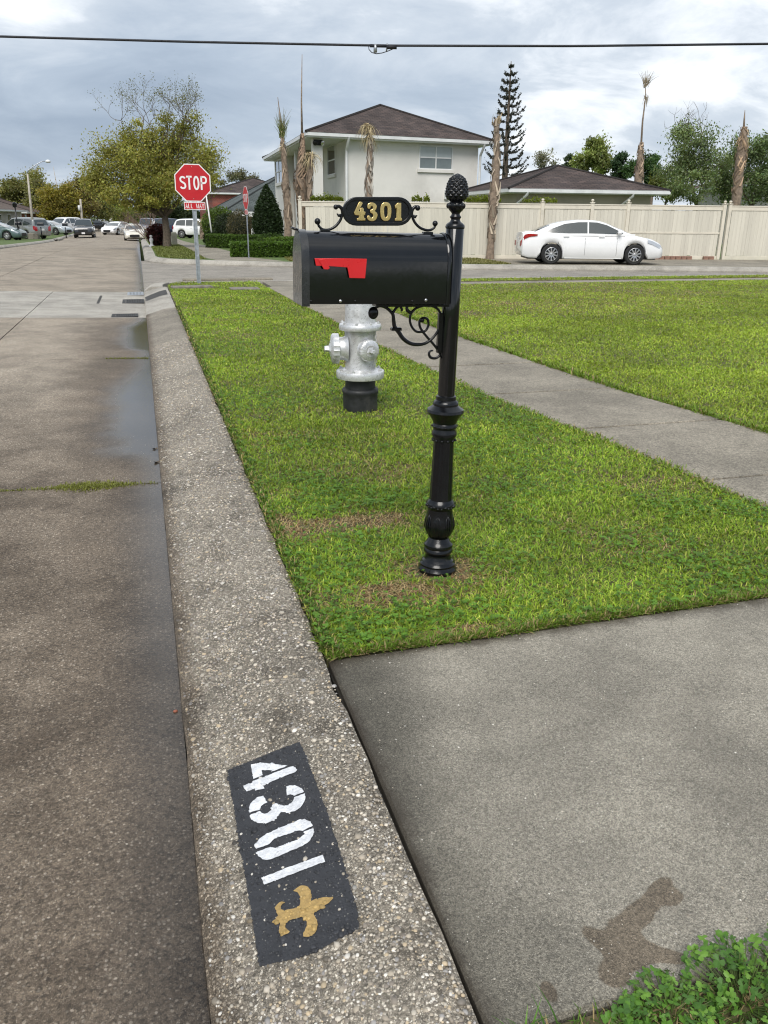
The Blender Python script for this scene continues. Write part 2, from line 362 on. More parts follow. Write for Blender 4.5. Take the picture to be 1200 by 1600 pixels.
FENCE = boardmat('fence_board_cream', (.63, .595, .505))
PVC = simple('fence_trim_cream', (.66, .61, .51), .7, .06, 1.5, dirt=((.46, .43, .36), 2.2, .5))
WHITEP = simple('white_car_paint', (.80, .80, .80), .25, .02, 2., coat=1., rv=.03)
BLKCAR = simple('black_car_paint', (.012, .013, .016), .25, .1, 2., coat=1.); CREAM = simple('cream_car_paint', (.66, .63, .55), .28, .04, 2, coat=.9)
SILCAR = simple('silver_car_paint', (.42, .47, .49), .3, .05, 2, metal=.5, coat=.9); BLUECAR = simple('navy_car_paint', (.014, .02, .05), .28, .05, 2, coat=.9)
TEAL = simple('teal_car_paint', (.10, .15, .15), .35, .08, 2, metal=.3, coat=.8); GREYCAR = simple('grey_car_paint', (.30, .31, .30), .3, .06, 2, metal=.5, coat=.8)
TYRE = simple('tyre_rubber', (.014, .014, .014), .8, .2, 30); ALLOY = simple('alloy_wheel', (.55, .55, .56), .3, .08, metal=.9); DARKP = simple('black_plastic', (.012, .012, .013), .5, .2)
LAMPR = simple('tail_lamp_red', (.34, .008, .012), .15, .05, coat=1.); LAMPW = simple('headlamp_clear', (.55, .57, .6), .08, .05, metal=.4, coat=1.); CHROME = simple('chrome', (.7, .7, .7), .12, .03, metal=1.)
def glassm(name, c, rough=.06):
    m, n, b = newmat(name); n.put(b['Base Color'], n.mix(n.noise(n.obj(), 1.5, 3), c, tuple(q*1.7 for q in c))); b['Roughness'].default_value = rough; b['Specular IOR Level'].default_value = .8; b['Coat Weight'].default_value = 1; b['Coat Roughness'].default_value = .03
    return m
CGLASS = glassm('car_glass', (.02, .026, .026)); WGLASS = glassm('window_glass', (.03, .035, .04)); BLIND = simple('window_blind', (.42, .46, .46), .4, .05, 3, coat=.8)
CONC = simple('old_concrete_block', (.20, .18, .15), .9, .2, 12, bump=.006, dirt=((.07, .06, .045), 7., .8))
IRON = simple('cast_iron', (.03, .03, .03), .7, .3, 20, bump=.003); TAR = simple('tar_patch', (.045, .043, .04), .85, .35, 30, bump=.004, bsc=90)
BARK = simple('tree_bark', (.12, .095, .07), .95, .35, 14, bump=.02, bsc=30); BARKD = simple('palm_bark', (.23, .175, .13), .95, .35, 7, bump=.02, bsc=25)
CABLE = simple('cable_black', (.012, .013, .018), .6, .2); WOODP = simple('pole_wood', (.42, .38, .33), .9, .2, 4, bump=.01)
BRICKM = None
def brickmat(name, a, b_, mortar, sc):
    m, n, b = newmat(name); t = n.new('ShaderNodeTexBrick'); n.put(t.inputs[0], n.uv()); t.inputs['Scale'].default_value = sc
    n.put(t.inputs['Color1'], a); n.put(t.inputs['Color2'], b_); n.put(t.inputs['Mortar'], mortar); t.inputs['Mortar Size'].default_value = .018; t.inputs['Bias'].default_value = -.1
    g = n.ss(n.noise(n.obj(), .8, 5), .3, .7, .72, 1.2); n.put(b['Base Color'], n.mix(1., t.outputs[0], n.com(g, g, g), 'MULTIPLY')); b['Roughness'].default_value = .9
    n.put(b['Normal'], n.bump(t.outputs[1], .01, -.4)); return m
BRICKM = brickmat('red_brick', (.32, .075, .055), (.22, .06, .045), (.25, .2, .17), 2.2)
PALEBRICK = brickmat('pale_brick', (.45, .41, .36), (.36, .33, .29), (.4, .38, .34), 2.2)
SHINGLE = brickmat('brown_shingle', (.115, .084, .074), (.06, .046, .043), (.022, .018, .017), 1.3)
SHINGLEG = brickmat('green_grey_shingle', (.11, .13, .125), (.08, .095, .093), (.03, .035, .035), 1.6)
SHINGLEB = brickmat('tan_shingle', (.19, .14, .11), (.14, .105, .088), (.05, .04, .035), 1.6)

# ================================================================ SETTING
KW = .49                                               # kerb width
KX = [0, .02, .30, .40, .47, KW]; KZ = [.03, .046, .130, .146, .15, .146]
def zk(x): return float(np.interp(x, KX, KZ))
def crown(x): return .024*min(max(-x, 0), 7.0-max(-x, 0)) if x > -7.0 else 0.
def dip(y): t = min(max((y-33)/52, 0), 1); return -.56*t*t*(3-2*t)      # the street sinks a little beyond the crossing
g = MB().add([(-900, -600, -.75), (900, -600, -.75), (900, 1500, -.75), (-900, 1500, -.75)], [(0, 1, 2, 3)]).build('ground', TURF); struct(g)
def sheet(name, poly, z, mat, thick=.25, parent=None):
    m = len(poly); v = [(x, y, z) for x, y in poly]+[(x, y, z-thick) for x, y in poly]
    me = MB().add(v, [tuple(range(m))]+[(i, m+i, m+(i+1) % m, (i+1) % m) for i in range(m)]).mesh(name)
    if max(p[1] for p in poly) > 35:
        bm = bmesh.new(); bm.from_mesh(me)
        for yc in range(34, 92, 4): bmesh.ops.bisect_plane(bm, geom=bm.verts[:]+bm.edges[:]+bm.faces[:], plane_co=(0, yc, 0), plane_no=(0, 1, 0))
        for q in bm.verts: q.co.z += dip(q.co.y)
        bmesh.ops.triangulate(bm, faces=bm.faces[:]); bm.to_mesh(me); bm.free()
    return link(name, me, mat, parent)

# main street: slabs with a crown, dark joints between
base = MB(); ys = list(np.linspace(-14, 210, 60))
for a, b in zip(ys[:-1], ys[1:]):
    for x0, x1 in ((-7.0, -3.5), (-3.5, 0)):
        base.add([(x0, a, crown(x0)-.022+dip(a)), (x1, a, crown(x1)-.022+dip(a)), (x1, b, crown(x1)-.022+dip(b)), (x0, b, crown(x0)-.022+dip(b))], [(0, 1, 2, 3)])
street = struct(base.build('street', JOINT))
YJ = [-12, -5, .1, 5.03, 9.95, 14.15]; YF = [19.05, 24.3, 29.6, 35, 40.2, 45.4, 50.6, 60, 75, 100, 208]
def slab(x0, x1, y0, y1, mat, nm='road_slab', g=.008):
    o = MB(); nx, ny = 4, max(2, int((y1-y0)/1.5)); dz = NR.normal(0, .0015); v = []; f = []
    xs = np.linspace(x0+g, x1-g if x1 < 0 else x1, nx+1); yy = np.linspace(y0+g, y1-g, ny+1)
    for y in yy:
        for x in xs: v.append((x, y, crown(x)+dz+dip(y)))
    for j in range(ny):
        for i in range(nx): q = j*(nx+1)+i; f.append((q, q+1, q+nx+2, q+nx+1))
    o.add(v, f); rim = [(x, yy[0]) for x in xs]+[(xs[-1], y) for y in yy[1:]]+[(x, yy[-1]) for x in xs[::-1][1:]]+[(xs[0], y) for y in yy[::-1][1:-1]]
    m = len(rim); o.add([(x, y, crown(x)+dz+dip(y)) for x, y in rim]+[(x, y, crown(x)-.05+dip(y)) for x, y in rim], [(i, m+i, m+(i+1) % m, (i+1) % m) for i in range(m)])
    return o.build(nm, mat, street)
for a, b in zip(YJ[:-1], YJ[1:]):
    for x0, x1 in ((-7.0, -4.4), (-4.4, -1.86), (-1.86, 0)): slab(x0, x1, a, b, ROAD)
for x0, x1 in ((-7.0, -4.4), (-4.4, -1.86), (-1.86, 0)): slab(x0, x1, 14.15, 19.05, ROADN, 'repair_slab', .006)
for a, b in zip(YF[:-1], YF[1:]):
    for x0, x1 in ((-7.0, -3.5), (-3.5, 0)): slab(x0, x1, a, b, ROAD)

# cross street (both sides of the main street)
FARK = [(.13, 400), (.13, 95), (.13, 85), (.13, 72), (.13, 60), (.13, 48), (.13, 36), (.13, 33.2), (.3, 31.9), (.85, 30.7), (2.6, 29.3), (5.3, 27.8), (10.5, 25.9), (15.9, 24.3), (19.7, 22.9), (30, 19.4), (60, 10)]
NEARK = [(.0, 18.6), (.02, 19.2), (.16, 19.75), (.6, 20.1), (2.6, 20.2), (17, 20.2), (24, 18.6), (60, 7)]
XROAD = aggregate('cross_street_concrete', (.26, .235, .2), (.40, .36, .30), (.5, .46, .4), 95, .25, .25)
sheet('cross_street', [(0, 19.0)]+[(x+.3, y-.3) for x, y in NEARK[2:]]+[(60, 10)]+[(x+.2, y+.2) for x, y in FARK[::-1][1:-8]]+[(0, 33)], -.012, XROAD, .05)
struct(bpy.data.objects['cross_street'])
sheet('side_street', [(-7.0, 21), (-7.0, 54), (-70, 54), (-70, 22)], -.03, XROAD, .05); struct(bpy.data.objects['side_street'])
for k, x in enumerate((4.2, 8.6, 13.)):                       # joints of the cross street
    pass

# near kerb in cast segments
def kerb_run(name, y0, y1, parent, mat, jit=.004):
    ny = max(4, int((y1-y0)/.12)); yy = np.linspace(y0+.004, y1-.004, ny+1); xs = [0, 0, .02, .1, .2, .30, .40, .455, KW, KW+.004]; rings = []
    for j, y in enumerate(yy):
        e = NR.normal(0, jit); r = []
        dr = .0
        for i, x in enumerate(xs):
            z = -.1 if i in (0, len(xs)-1) else zk(x)
            if i == len(xs)-2: z -= .006
            xx = x+(e if i >= len(xs)-3 else 0)+(abs(e)*.4 if i == 1 else 0)
            r.append((xx, y, z+NR.normal(0, .0008)))
        rings.append(r)
    o = MB(); o.loft(rings, closed=False, caps=True); return o.build(name, mat, parent)
kerb = struct(MB().box(.03, KW-.03, -12, 18.6, -.2, .02).build('kerb', JOINT))
KS = [-12, -5, .12, 5.03, 9.95, 14.2, 18.6]
for a, b in zip(KS[:-1], KS[1:]): kerb_run('kerb_segment', a, b, kerb, KERBM if a < 14 else ROADN)
def kerb_path(name, pts, mat, flip=1, wd=.3, hh=.15):
    prof = [(0, -.1), (0, .03), (.03, .07), (.12, hh-.015), (.17, hh), (wd, hh), (wd, -.1)]; rings = []; m = len(pts)
    for i, p in enumerate(pts):
        a = np.array(pts[max(i-1, 0)], float); b = np.array(pts[min(i+1, m-1)], float); t = (b-a)/np.linalg.norm(b-a); nn = np.array([t[1], -t[0]])*flip
        rings.append([(p[0]+nn[0]*q, p[1]+nn[1]*q, z+dip(p[1])) for q, z in prof])
    return MB().loft(rings, closed=False).build(name, mat)
def smooth_path(pts, k=5): return [p for p in catmull(pts, k)]
struct(kerb_path('kerb_return', [NEARK[0]]+smooth_path(NEARK)[1:], ROADN, 1, .40))
struct(kerb_path('far_kerb', smooth_path(FARK[1:], 4), ROADN, -1, .42))
LEFTK = [(-6.98, 300), (-6.98, 95), (-6.98, 85), (-6.98, 72), (-6.98, 60), (-6.98, 54), (-7.05, 51), (-7.7, 48.6), (-9.5, 47), (-20, 46.6), (-70, 46.4)]
struct(kerb_path('left_kerb', smooth_path(LEFTK, 4), ROADN, 1, .3))
struct(kerb_path('near_left_kerb', [(-70, 22), (-10, 22), (-8, 21.3), (-7.1, 20), (-7.0, 18), (-7.0, -14)], KERBM, 1, .3))

def soff(y): return np.interp(y, [2.3, 3.2, 4.0, 4.8, 6.2, 8, 9.6, 17.5], [.44, .37, .33, .26, .07, -.03, -.08, -.12])      # the sidewalk bends a little
YS = [2.43, 3.2, 4.0, 4.8, 5.5, 6.2, 7, 8, 9.6, 13, 17.5]
# lawns (soil sheets that carry the grass), walk, sidewalk
YW0, YW1 = .985, 2.42                                           # front walk
sheet('verge_soil', [(KW+.012, YW1+.01)]+[(2.70+float(soff(y)), y) for y in YS]+[(2.60, 20.05), (1.2, 20.05), (.62, 19.95), (KW+.012, 18.9)], .142, SOIL); struct(bpy.data.objects['verge_soil'])
sheet('lawn_soil', [(40, YW1+.01), (40, 12.3), (24, 17.0), (17, 18.2), (3.87, 18.2)]+[(3.98+float(soff(y)), y) for y in YS[::-1]], .142, SOIL); struct(bpy.data.objects['lawn_soil'])
sheet('lawn_edge_soil', [(3.98, 19.0), (17, 19.0), (24, 17.6), (24, 18.2), (17, 19.85), (3.98, 19.85)], .145, SOIL); struct(bpy.data.objects['lawn_edge_soil'])
sheet('near_soil', [(KW+.012, -12), (40, -12), (40, YW0-.012), (KW+.012, YW0-.012)], .135, SOIL); struct(bpy.data.objects['near_soil'])
sheet('cross_sidewalk', [(2.72, 18.2), (17, 18.2), (30, 15), (30, 16), (17, 19.), (3.9, 19.), (3.9, 20.1), (2.72, 20.1)], .135, SIDEW); struct(bpy.data.objects['cross_sidewalk'])
fw = struct(sheet('front_walk', [(KW+.012, YW0), (12, YW0), (12, YW1), (KW+.012, YW1)], .10, JOINT))
def wslab(x0, x1, y0, y1, zl, zr, mat, nm, par, b=.008):
    o = MB(); o.cbox(x0, x1, y0, y1, -.05, 0, b)
    o.v = [(x, y, z+zl+(zr-zl)*(x-x0)/(x1-x0)) for x, y, z in o.v]; return o.build(nm, mat, par)
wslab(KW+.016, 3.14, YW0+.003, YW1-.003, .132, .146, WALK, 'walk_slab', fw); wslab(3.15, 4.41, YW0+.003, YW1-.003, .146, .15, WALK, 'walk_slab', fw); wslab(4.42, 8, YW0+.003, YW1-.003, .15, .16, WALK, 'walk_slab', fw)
sw = struct(sheet('sidewalk', [(2.71+float(soff(y)), y) for y in YS]+[(2.6, 18.2), (3.86, 18.2)]+[(3.97+float(soff(y)), y) for y in YS[::-1]], .115, JOINT))
sj = [YW1]+[gp(x, y, .15)[1] for x, y in ((1140, 747), (975, 665), (860, 611))]
while sj[-1] < 17.0: sj.append(sj[-1]+1.42)
sj[-1] = 18.19
for a, b in zip(sj[:-1], sj[1:]):
    q = MB(); x0, x1, y0, y1, bb = 2.72, 3.96, a+.011, b-.011, .008; ny = 4; v = []
    for j in range(ny+1):
        y = y0+(y1-y0)*j/ny; e = bb if 0 < j < ny else bb; of = float(soff(y)); yi = min(max(y, y0+bb), y1-bb)
        v += [(x0+of, y, -.05), (x0+of, y, -bb), (x0+bb+of, yi, 0), (x1-bb+of, yi, 0), (x1+of, y, -bb), (x1+of, y, -.05)]
    q.loft([v[6*j:6*j+6] for j in range(ny+1)], closed=False); o = q.build('sidewalk_slab', SIDEW, sw); o.location.z = .15+NR.normal(0, .003)

# land beyond the far kerbs
FL = [(x+.42, y) for x, y in [(.13, 400), (.13, 36), (.13, 33.2)]]+[(.75, 32.0), (1.25, 31.05), (2.85, 29.65), (5.5, 28.2), (10.65, 26.3), (16.05, 24.7), (19.85, 23.3), (30.1, 19.8), (60, 10.5), (300, 10.5), (300, 400)]
sheet('far_lawn', FL, .145, TURF); struct(bpy.data.objects['far_lawn'])
sheet('left_lawn', [(-7.27, 400), (-300, 400), (-300, 46.9), (-20, 46.9), (-9.6, 47.3), (-7.95, 48.8), (-7.3, 51.2)][::-1], .145, TURF); struct(bpy.data.objects['left_lawn'])
sheet('near_left_lawn', [(-7.29, -14), (-7.29, 20), (-8.1, 21), (-10.1, 21.7), (-70, 21.7), (-70, -14)], .145, TURF); struct(bpy.data.objects['near_left_lawn'])
# parking apron where the car stands, far footpath
ap = [gp(815, 409, .15), gp(1035, 409, .15), gp(1200, 410, .15)]
sheet('parking_apron', [(11.9, 26.05), (16.05, 24.78), (19.8, 23.4), (30, 19.9), (32, 25), (24, 27.6), (18.5, 28.9), (12.4, 29.9)], .152, SIDEW, .2); struct(bpy.data.objects['parking_apron'])
fp = struct(sheet('far_footpath', [(2.55, 29.9), (4.75, 28.75), (3.9, 32), (3.4, 60), (3.5, 110), (2.3, 110), (2.2, 60), (2.2, 32)], .153, SIDEW, .2))

# drain grates and tar patches set in the repair slab by the inlet
def pxrect(name, x0, x1, y0, y1, mat, label, cat, bars=0, h=.012, group=None):
    a = gp(x0, y1); b = gp(x1, y0); xa, xb, ya, yb = a[0], min(b[0], -.01), a[1], b[1]; zc = crown((xa+xb)/2)
    t = thing(name, label, cat, ((xa+xb)/2, (ya+yb)/2, zc), 0, group); wx, wy = (xb-xa)/2, max((yb-ya)/2, .1)
    fr = MB().box(-wx, wx, -wy, wy, -.04, .003).build('pit_floor' if bars else 'patch', JOINT if bars else mat, t)
    if bars:
        e = MB().box(-wx, wx, -wy, -wy+.03, -.03, h).box(-wx, wx, wy-.03, wy, -.03, h).box(-wx, -wx+.03, -wy+.031, wy-.031, -.03, h).box(wx-.03, wx, -wy+.031, wy-.031, -.03, h).build('grate_frame', mat, t)
        for i in range(bars):
            x = -wx+.03+(2*wx-.06)*(i+.5)/bars; MB().cbox(x-.012, x+.012, -wy+.032, wy-.032, -.02, h-.001, .004).build('grate_bar', mat, t)
    else: fr.location.z = h
    return t
pxrect('drain_grate', 199, 228, 457, 462, GALV, 'barred steel drain grate at the gutter, farthest from the camera', 'drain grate', 9)
pxrect('drain_cover', 191, 228, 468.5, 475, IRON, 'wide dark drain cover beside the lowered kerb inlet', 'drain cover', 11)
pxrect('drain_slot', 174, 216, 491.5, 497, IRON, 'narrow dark drain slot on the near edge of the pale slab', 'drain cover', 12)
pxrect('tar_patch', 151, 160, 464, 476, TAR, 'small upright dark tar patch in the pale concrete slab', 'patch', 0, .004)
# dark patch lying over the kerb by the inlet
q = MB(); y0, y1 = gp(229, 475)[1], gp(229, 468)[1]
xs = [.012, .1, .2, .3, .4, .44]
q.add([(x, y0+.5*x, zk(x)+.004) for x in xs]+[(x, y1+.9*x, zk(x)+.004) for x in xs], [(i, i+1, i+7, i+6) for i in range(5)])
o = q.build('kerb_tar_patch', TAR); tag(o, 'dark tar strip over the pale kerb beside the drain cover', 'patch')

# painted house number on the kerb
PS_ = 951/220
def kpx(px, py):
    z = .1; q = gp(px, py, z)
    for _ in range(8): q = gp(px, py, zk(min(max(q[0], 0), KW)))
    return q
def kq(cx, cy): q = kpx(350+cx/PS_, 1150+cy/PS_); return (q[0], q[1])
BLK = [(20, 235), (180, 172), (345, 105), (510, 45), (560, 150), (600, 260), (650, 395), (700, 530), (750, 680), (800, 835), (850, 1010), (900, 1180), (915, 1305), (760, 1385), (600, 1470), (420, 1525), (236, 1560), (225, 1460), (205, 1330), (180, 1180), (160, 1050), (130, 880), (100, 700), (75, 540), (50, 400)]
DIG = [[(182, 200), (245, 185), (430, 208), (318, 248), (325, 238), (255, 236), (262, 272), (198, 298)],
       [(440, 216), (470, 210), (495, 235), (480, 250), (265, 338), (272, 362), (212, 376), (206, 360), (150, 382), (130, 345), (195, 312)],
       [(420, 350), (445, 341), (480, 340), (525, 360), (540, 385), (470, 412), (465, 403), (448, 400), (425, 408)],
       [(545, 395), (550, 430), (530, 475), (490, 510), (440, 525), (385, 520), (350, 565), (320, 585), (285, 597), (230, 595), (185, 570), (170, 545), (245, 512), (252, 526), (270, 532), (295, 528), (322, 507), (327, 472), (345, 464), (365, 465), (385, 475), (405, 479), (430, 475), (460, 455), (472, 437), (475, 420)],
       [(172, 525), (170, 490), (178, 468), (195, 445), (225, 422), (265, 410), (292, 455), (268, 466), (252, 482), (243, 505)],
       [(545, 568), (585, 585), (600, 612), (530, 650), (505, 645), (340, 700), (310, 735), (215, 770), (212, 745), (235, 705), (290, 665), (420, 610), (500, 575)],
       [(605, 630), (605, 670), (575, 720), (520, 755), (400, 805), (300, 845), (260, 840), (225, 815), (222, 790), (315, 755), (345, 765), (500, 705), (545, 670), (535, 655)],
       [(650, 815), (668, 808), (682, 855), (500, 925), (270, 1012), (255, 965), (420, 900)]]
FLEUR = catmull([(740, 1102), (690, 1095), (620, 1108), (590, 1120), (590, 1085), (575, 1035), (540, 1018), (505, 1025), (470, 1050), (500, 1068), (515, 1105), (510, 1150), (490, 1165), (430, 1180), (400, 1185), (382, 1168), (392, 1150), (410, 1130), (375, 1130), (345, 1165), (355, 1200), (362, 1222), (340, 1250), (325, 1265), (345, 1275), (378, 1268), (370, 1310), (380, 1345), (415, 1350), (445, 1330), (420, 1310), (415, 1280), (440, 1255), (520, 1232), (548, 1245), (560, 1270), (555, 1305), (530, 1355), (575, 1362), (620, 1330), (632, 1280), (620, 1235), (605, 1205), (660, 1170)], 3, True)
def rough(lp, st=.006, j=.0012):
    out = []; m = len(lp)
    for i in range(m):
        a = np.array(lp[i]); b = np.array(lp[(i+1) % m]); k = max(1, int(np.linalg.norm(b-a)/st))
        for t in range(k): out.append(tuple(a+(b-a)*t/k+NR.normal(0, j, 2)))
    return out
def paint(name, c, wear, grit):
    m, n, b = newmat(name); p = n.pos(); r1, r2, r3 = n.sep(n.vor(p, 150, out='Color')); vd = n.vor(p, 150)
    chip = n.m('MULTIPLY', n.m('GREATER_THAN', r1, 1-wear), n.ss(vd, .22, .34, 1, 0)); g = n.ss(n.noise(p, 30, 5, .7), .3, .7, .8, 1.2)
    n.put(b['Base Color'], n.mix(chip, n.mix(1., c, n.com(g, g, g), 'MULTIPLY'), grit)); b['Roughness'].default_value = .62
    bn = n.new('ShaderNodeBump'); n.put(bn.inputs['Height'], n.m('SUBTRACT', .5, vd)); bn.inputs['Distance'].default_value = .004; bn.inputs['Strength'].default_value = .5; n.put(b['Normal'], bn.outputs[0]); return m
PBLK = paint('kerb_black_paint', (.028, .029, .033), .16, (.15, .145, .13)); PWHT = paint('kerb_white_paint', (.66, .67, .69), .03, (.3, .29, .26)); PGLD = paint('kerb_gold_paint', (.36, .24, .085), .08, (.5, .37, .17))
def drape(h):
    return lambda x, y, z: (x, y, zk(min(max(x, 0), KW))+h)
def kshape(name, loops, mat, h):
    me = curve_mesh(loops); bm = bmesh.new(); bm.from_mesh(me)
    for xc in (.1, .2, .25, .30, .35, .40): bmesh.ops.bisect_plane(bm, geom=bm.verts[:]+bm.edges[:]+bm.faces[:], plane_co=(xc, 0, 0), plane_no=(1, 0, 0))
    bm.to_mesh(me); bm.free(); me.materials.clear(); fr = drape(h)
    for v in me.vertices: v.co = fr(*v.co)
    return link(name, me, mat)
blkw = [kq(*p) for p in BLK]
kn = kshape('kerb_house_number', [rough(blkw, .004, .0012)], PBLK, .0022); tag(kn, 'house number 4301 painted in white on a black kerb panel with gold fleur-de-lis', 'house number')
digw = [[kq(*p) for p in L] for L in DIG]; flw = [kq(*p) for p in FLEUR]
for grp, nm in (((0, 1), 'digit_four'), ((2, 3, 4), 'digit_three'), ((5, 6), 'digit_zero'), ((7,), 'digit_one')):
    o = kshape(nm, [rough(digw[i], .005, .0007) for i in grp], PWHT, .0036); o.parent = kn
o = kshape('fleur_de_lis', [rough(flw, .005, .0006)], PGLD, .0036); o.parent = kn; o['label'] = 'gold fleur-de-lis stencil below the digits'

# exposed pebbles of the near kerb (real relief)
ICO = None
def pebbles(name, X, Y, Zf, size, cols, parent, mat=PEB):
    t = (1+5**.5)/2; V = np.array([(-1, t, 0), (1, t, 0), (-1, -t, 0), (1, -t, 0), (0, -1, t), (0, 1, t), (0, -1, -t), (0, 1, -t), (t, 0, -1), (t, 0, 1), (-t, 0, -1), (-t, 0, 1)], float); V /= np.linalg.norm(V[0])
    Fc = np.array([(0, 11, 5), (0, 5, 1), (0, 1, 7), (0, 7, 10), (0, 10, 11), (1, 5, 9), (5, 11, 4), (11, 10, 2), (10, 7, 6), (7, 1, 8), (3, 9, 4), (3, 4, 2), (3, 2, 6), (3, 6, 8), (3, 8, 9), (4, 9, 5), (2, 4, 11), (6, 2, 10), (8, 6, 7), (9, 8, 1)])
    N = len(X); a = NR.uniform(0, 6.28, N); el = NR.uniform(.6, 1.0, N); P = V[None]*NR.uniform(.82, 1.15, (N, 12, 1))
    P = P*np.stack([size, size*el, size*.5], 1)[:, None]; ca, sa = np.cos(a)[:, None], np.sin(a)[:, None]
    P = np.stack([P[..., 0]*ca-P[..., 1]*sa, P[..., 0]*sa+P[..., 1]*ca, P[..., 2]], 2)+np.stack([X, Y, Zf], 1)[:, None]
    FF = (Fc[None]+np.arange(N)[:, None, None]*12).reshape(-1, 3)
    return raw(name, P.reshape(-1, 3), FF, mat, parent, np.repeat(cols, 12, 0), True)
N = 25000
X = NR.uniform(.012, KW-.006, N); Y = .75+(10.5-.75)*NR.uniform(0, 1, N)**2.2
sz = np.clip(NR.lognormal(math.log(.0034), .42, N), .0018, .0105)*(1+.06*Y)
big = NR.uniform(0, 1, N)*(1.2-Y/6)
pal = np.array([(.58, .52, .43), (.40, .345, .27), (.72, .68, .61), (.25, .215, .175), (.50, .40, .27), (.34, .32, .30), (.17, .15, .125)])
cols = pal[NR.choice(7, N, p=[.18, .25, .07, .20, .12, .12, .06])]*NR.uniform(.75, 1.15, (N, 1))
dark = np.clip(1-X/.12, 0, 1)*NR.uniform(.3, 1, N); cols = cols*(1-.62*dark[:, None])
zz = np.interp(X, KX, KZ)
inb = inpoly(X, Y, blkw); ind = np.zeros(N, bool)
for L in digw: ind |= inpoly(X, Y, L)
inf = inpoly(X, Y, flw)
cols[inb] = np.array([.03, .031, .035])*NR.uniform(.6, 1.6, (inb.sum(), 1)); worn = inb & (NR.uniform(0, 1, N) < .05); cols[worn] = pal[NR.integers(0, 3, worn.sum())]*.8
cols[ind] = np.array([.66, .67, .69])*NR.uniform(.85, 1.05, (ind.sum(), 1)); cols[inf] = np.array([.38, .26, .095])*NR.uniform(.7, 1.4, (inf.sum(), 1))
ctr = np.array(blkw).mean(0); exy = ctr+(np.stack([X, Y], 1)-ctr)/1.10; spray = inpoly(exy[:, 0], exy[:, 1], blkw) & ~inb & (NR.uniform(0, 1, N) < .55); cols[spray] *= .38
zz = zz+np.where(inb, .0022, 0)+np.where(ind | inf, .0012, 0)-sz*.12
keep = ~(ind & (NR.uniform(0, 1, N) < .5))
stuff(pebbles('exposed_pebbles', X[keep], Y[keep], zz[keep], sz[keep], cols[keep], kerb))
# sparse loose pebbles showing in the road and the walk
N = 2600; X = NR.uniform(-1.85, -.02, N); Y = .8+5.5*NR.uniform(0, 1, N)**1.6; sz = np.clip(NR.lognormal(math.log(.0022), .4, N), .0012, .006)
cz = np.array([crown(x) for x in X]); cols = pal[NR.choice(7, N)]*NR.uniform(.6, 1.1, (N, 1))
stuff(pebbles('road_pebbles', X, Y, cz-sz*.2, sz, cols, street))
N = 2600; X = NR.uniform(KW+.03, 2.6, N); Y = NR.uniform(YW0, YW1, N); sz = np.clip(NR.lognormal(math.log(.0016), .4, N), .0009, .004)
stuff(pebbles('walk_pebbles', X, Y, .132+.014*(X-KW)/(2.72-KW)-sz*.2, sz, pal[NR.choice(4, N)]*NR.uniform(.6, 1.1, (N, 1)), fw))

# ---------------------------------------------------------------- grass
def visible(P, mg=160):
    x, y, k = pj(P); return (k > .2) & (x > -mg) & (x < 1200+mg) & (y < 1600+mg)
def value_noise(X, Y, sc, seed):
    q = np.random.default_rng(seed).uniform(0, 1, (64, 64)); a = X*sc; b = Y*sc; i = np.floor(a).astype(int); j = np.floor(b).astype(int); u = a-i; v = b-j; u = u*u*(3-2*u); v = v*v*(3-2*v)
    g = lambda p, r: q[p % 64, r % 64]
    return (g(i, j)*(1-u)+g(i+1, j)*u)*(1-v)+(g(i, j+1)*(1-u)+g(i+1, j+1)*u)*v
def blades(name, X, Y, z, L, W, tilt, cols, mat=GRASSM, parent=None):
    N = len(X); a = NR.uniform(0, 6.283, N); b = a+NR.normal(0, .5, N)+1.57
    dx, dy = np.cos(a)*np.sin(tilt), np.sin(a)*np.sin(tilt); dz = np.cos(tilt); wx, wy = np.cos(b)*W, np.sin(b)*W
    B = np.stack([X, Y, np.full(N, z) if np.isscalar(z) else z], 1)
    mid = B+np.stack([dx*L*.5, dy*L*.5, dz*L*.62], 1); tip = B+np.stack([dx*L*1.05, dy*L*1.05, dz*L*.82], 1); wv = np.stack([wx, wy, 0*wx], 1)
    V = np.stack([B-wv*.5, B+wv*.5, mid+wv*.55, mid-wv*.55, tip], 1)
    i0 = np.arange(N)*5; FF = np.stack([np.stack([i0, i0+1, i0+2], 1), np.stack([i0, i0+2, i0+3], 1), np.stack([i0+3, i0+2, i0+4], 1)], 1).reshape(-1, 3)
    return raw(name, V.reshape(-1, 3), FF, mat, parent, np.repeat(cols, 5, 0))
MX, MY = gp(683, 888, .15)[:2]
def deadness(X, Y):
    d1 = np.exp(-(((X-MX)/.17)**2+((Y-MY+.02)/.12)**2)*1.2)
    a = gp(560, 815, .15); d2 = np.exp(-(((X-a[0])/.24)**2+((Y-a[1])/.11)**2))*1.15
    a = gp(450, 820, .15); d3 = np.exp(-(((X-a[0])/.09)**2+((Y-a[1])/.18)**2))*.9
    a = gp(600, 930, .15); d4 = np.exp(-(((X-a[0])/.30)**2+((Y-a[1])/.12)**2))*.85
    a = gp(720, 985, .15); d5 = np.exp(-(((X-a[0])/.20)**2+((Y-a[1])/.03)**2))*.8
    r = np.maximum.reduce([d1, d2, d3, d4, d5])
    return np.clip(r*(.45+1.1*value_noise(X, Y, 14, 3))+np.clip(value_noise(X, Y, 3.1, 4)-.72, 0, 1)*1.2, 0, 1)
GREEN = [np.array(c) for c in ((.29, .40, .036), (.20, .325, .032), (.43, .465, .09), (.12, .215, .024))]; STRAW = np.array([.46, .35, .18]); BROWN = np.array([.26, .15, .075])
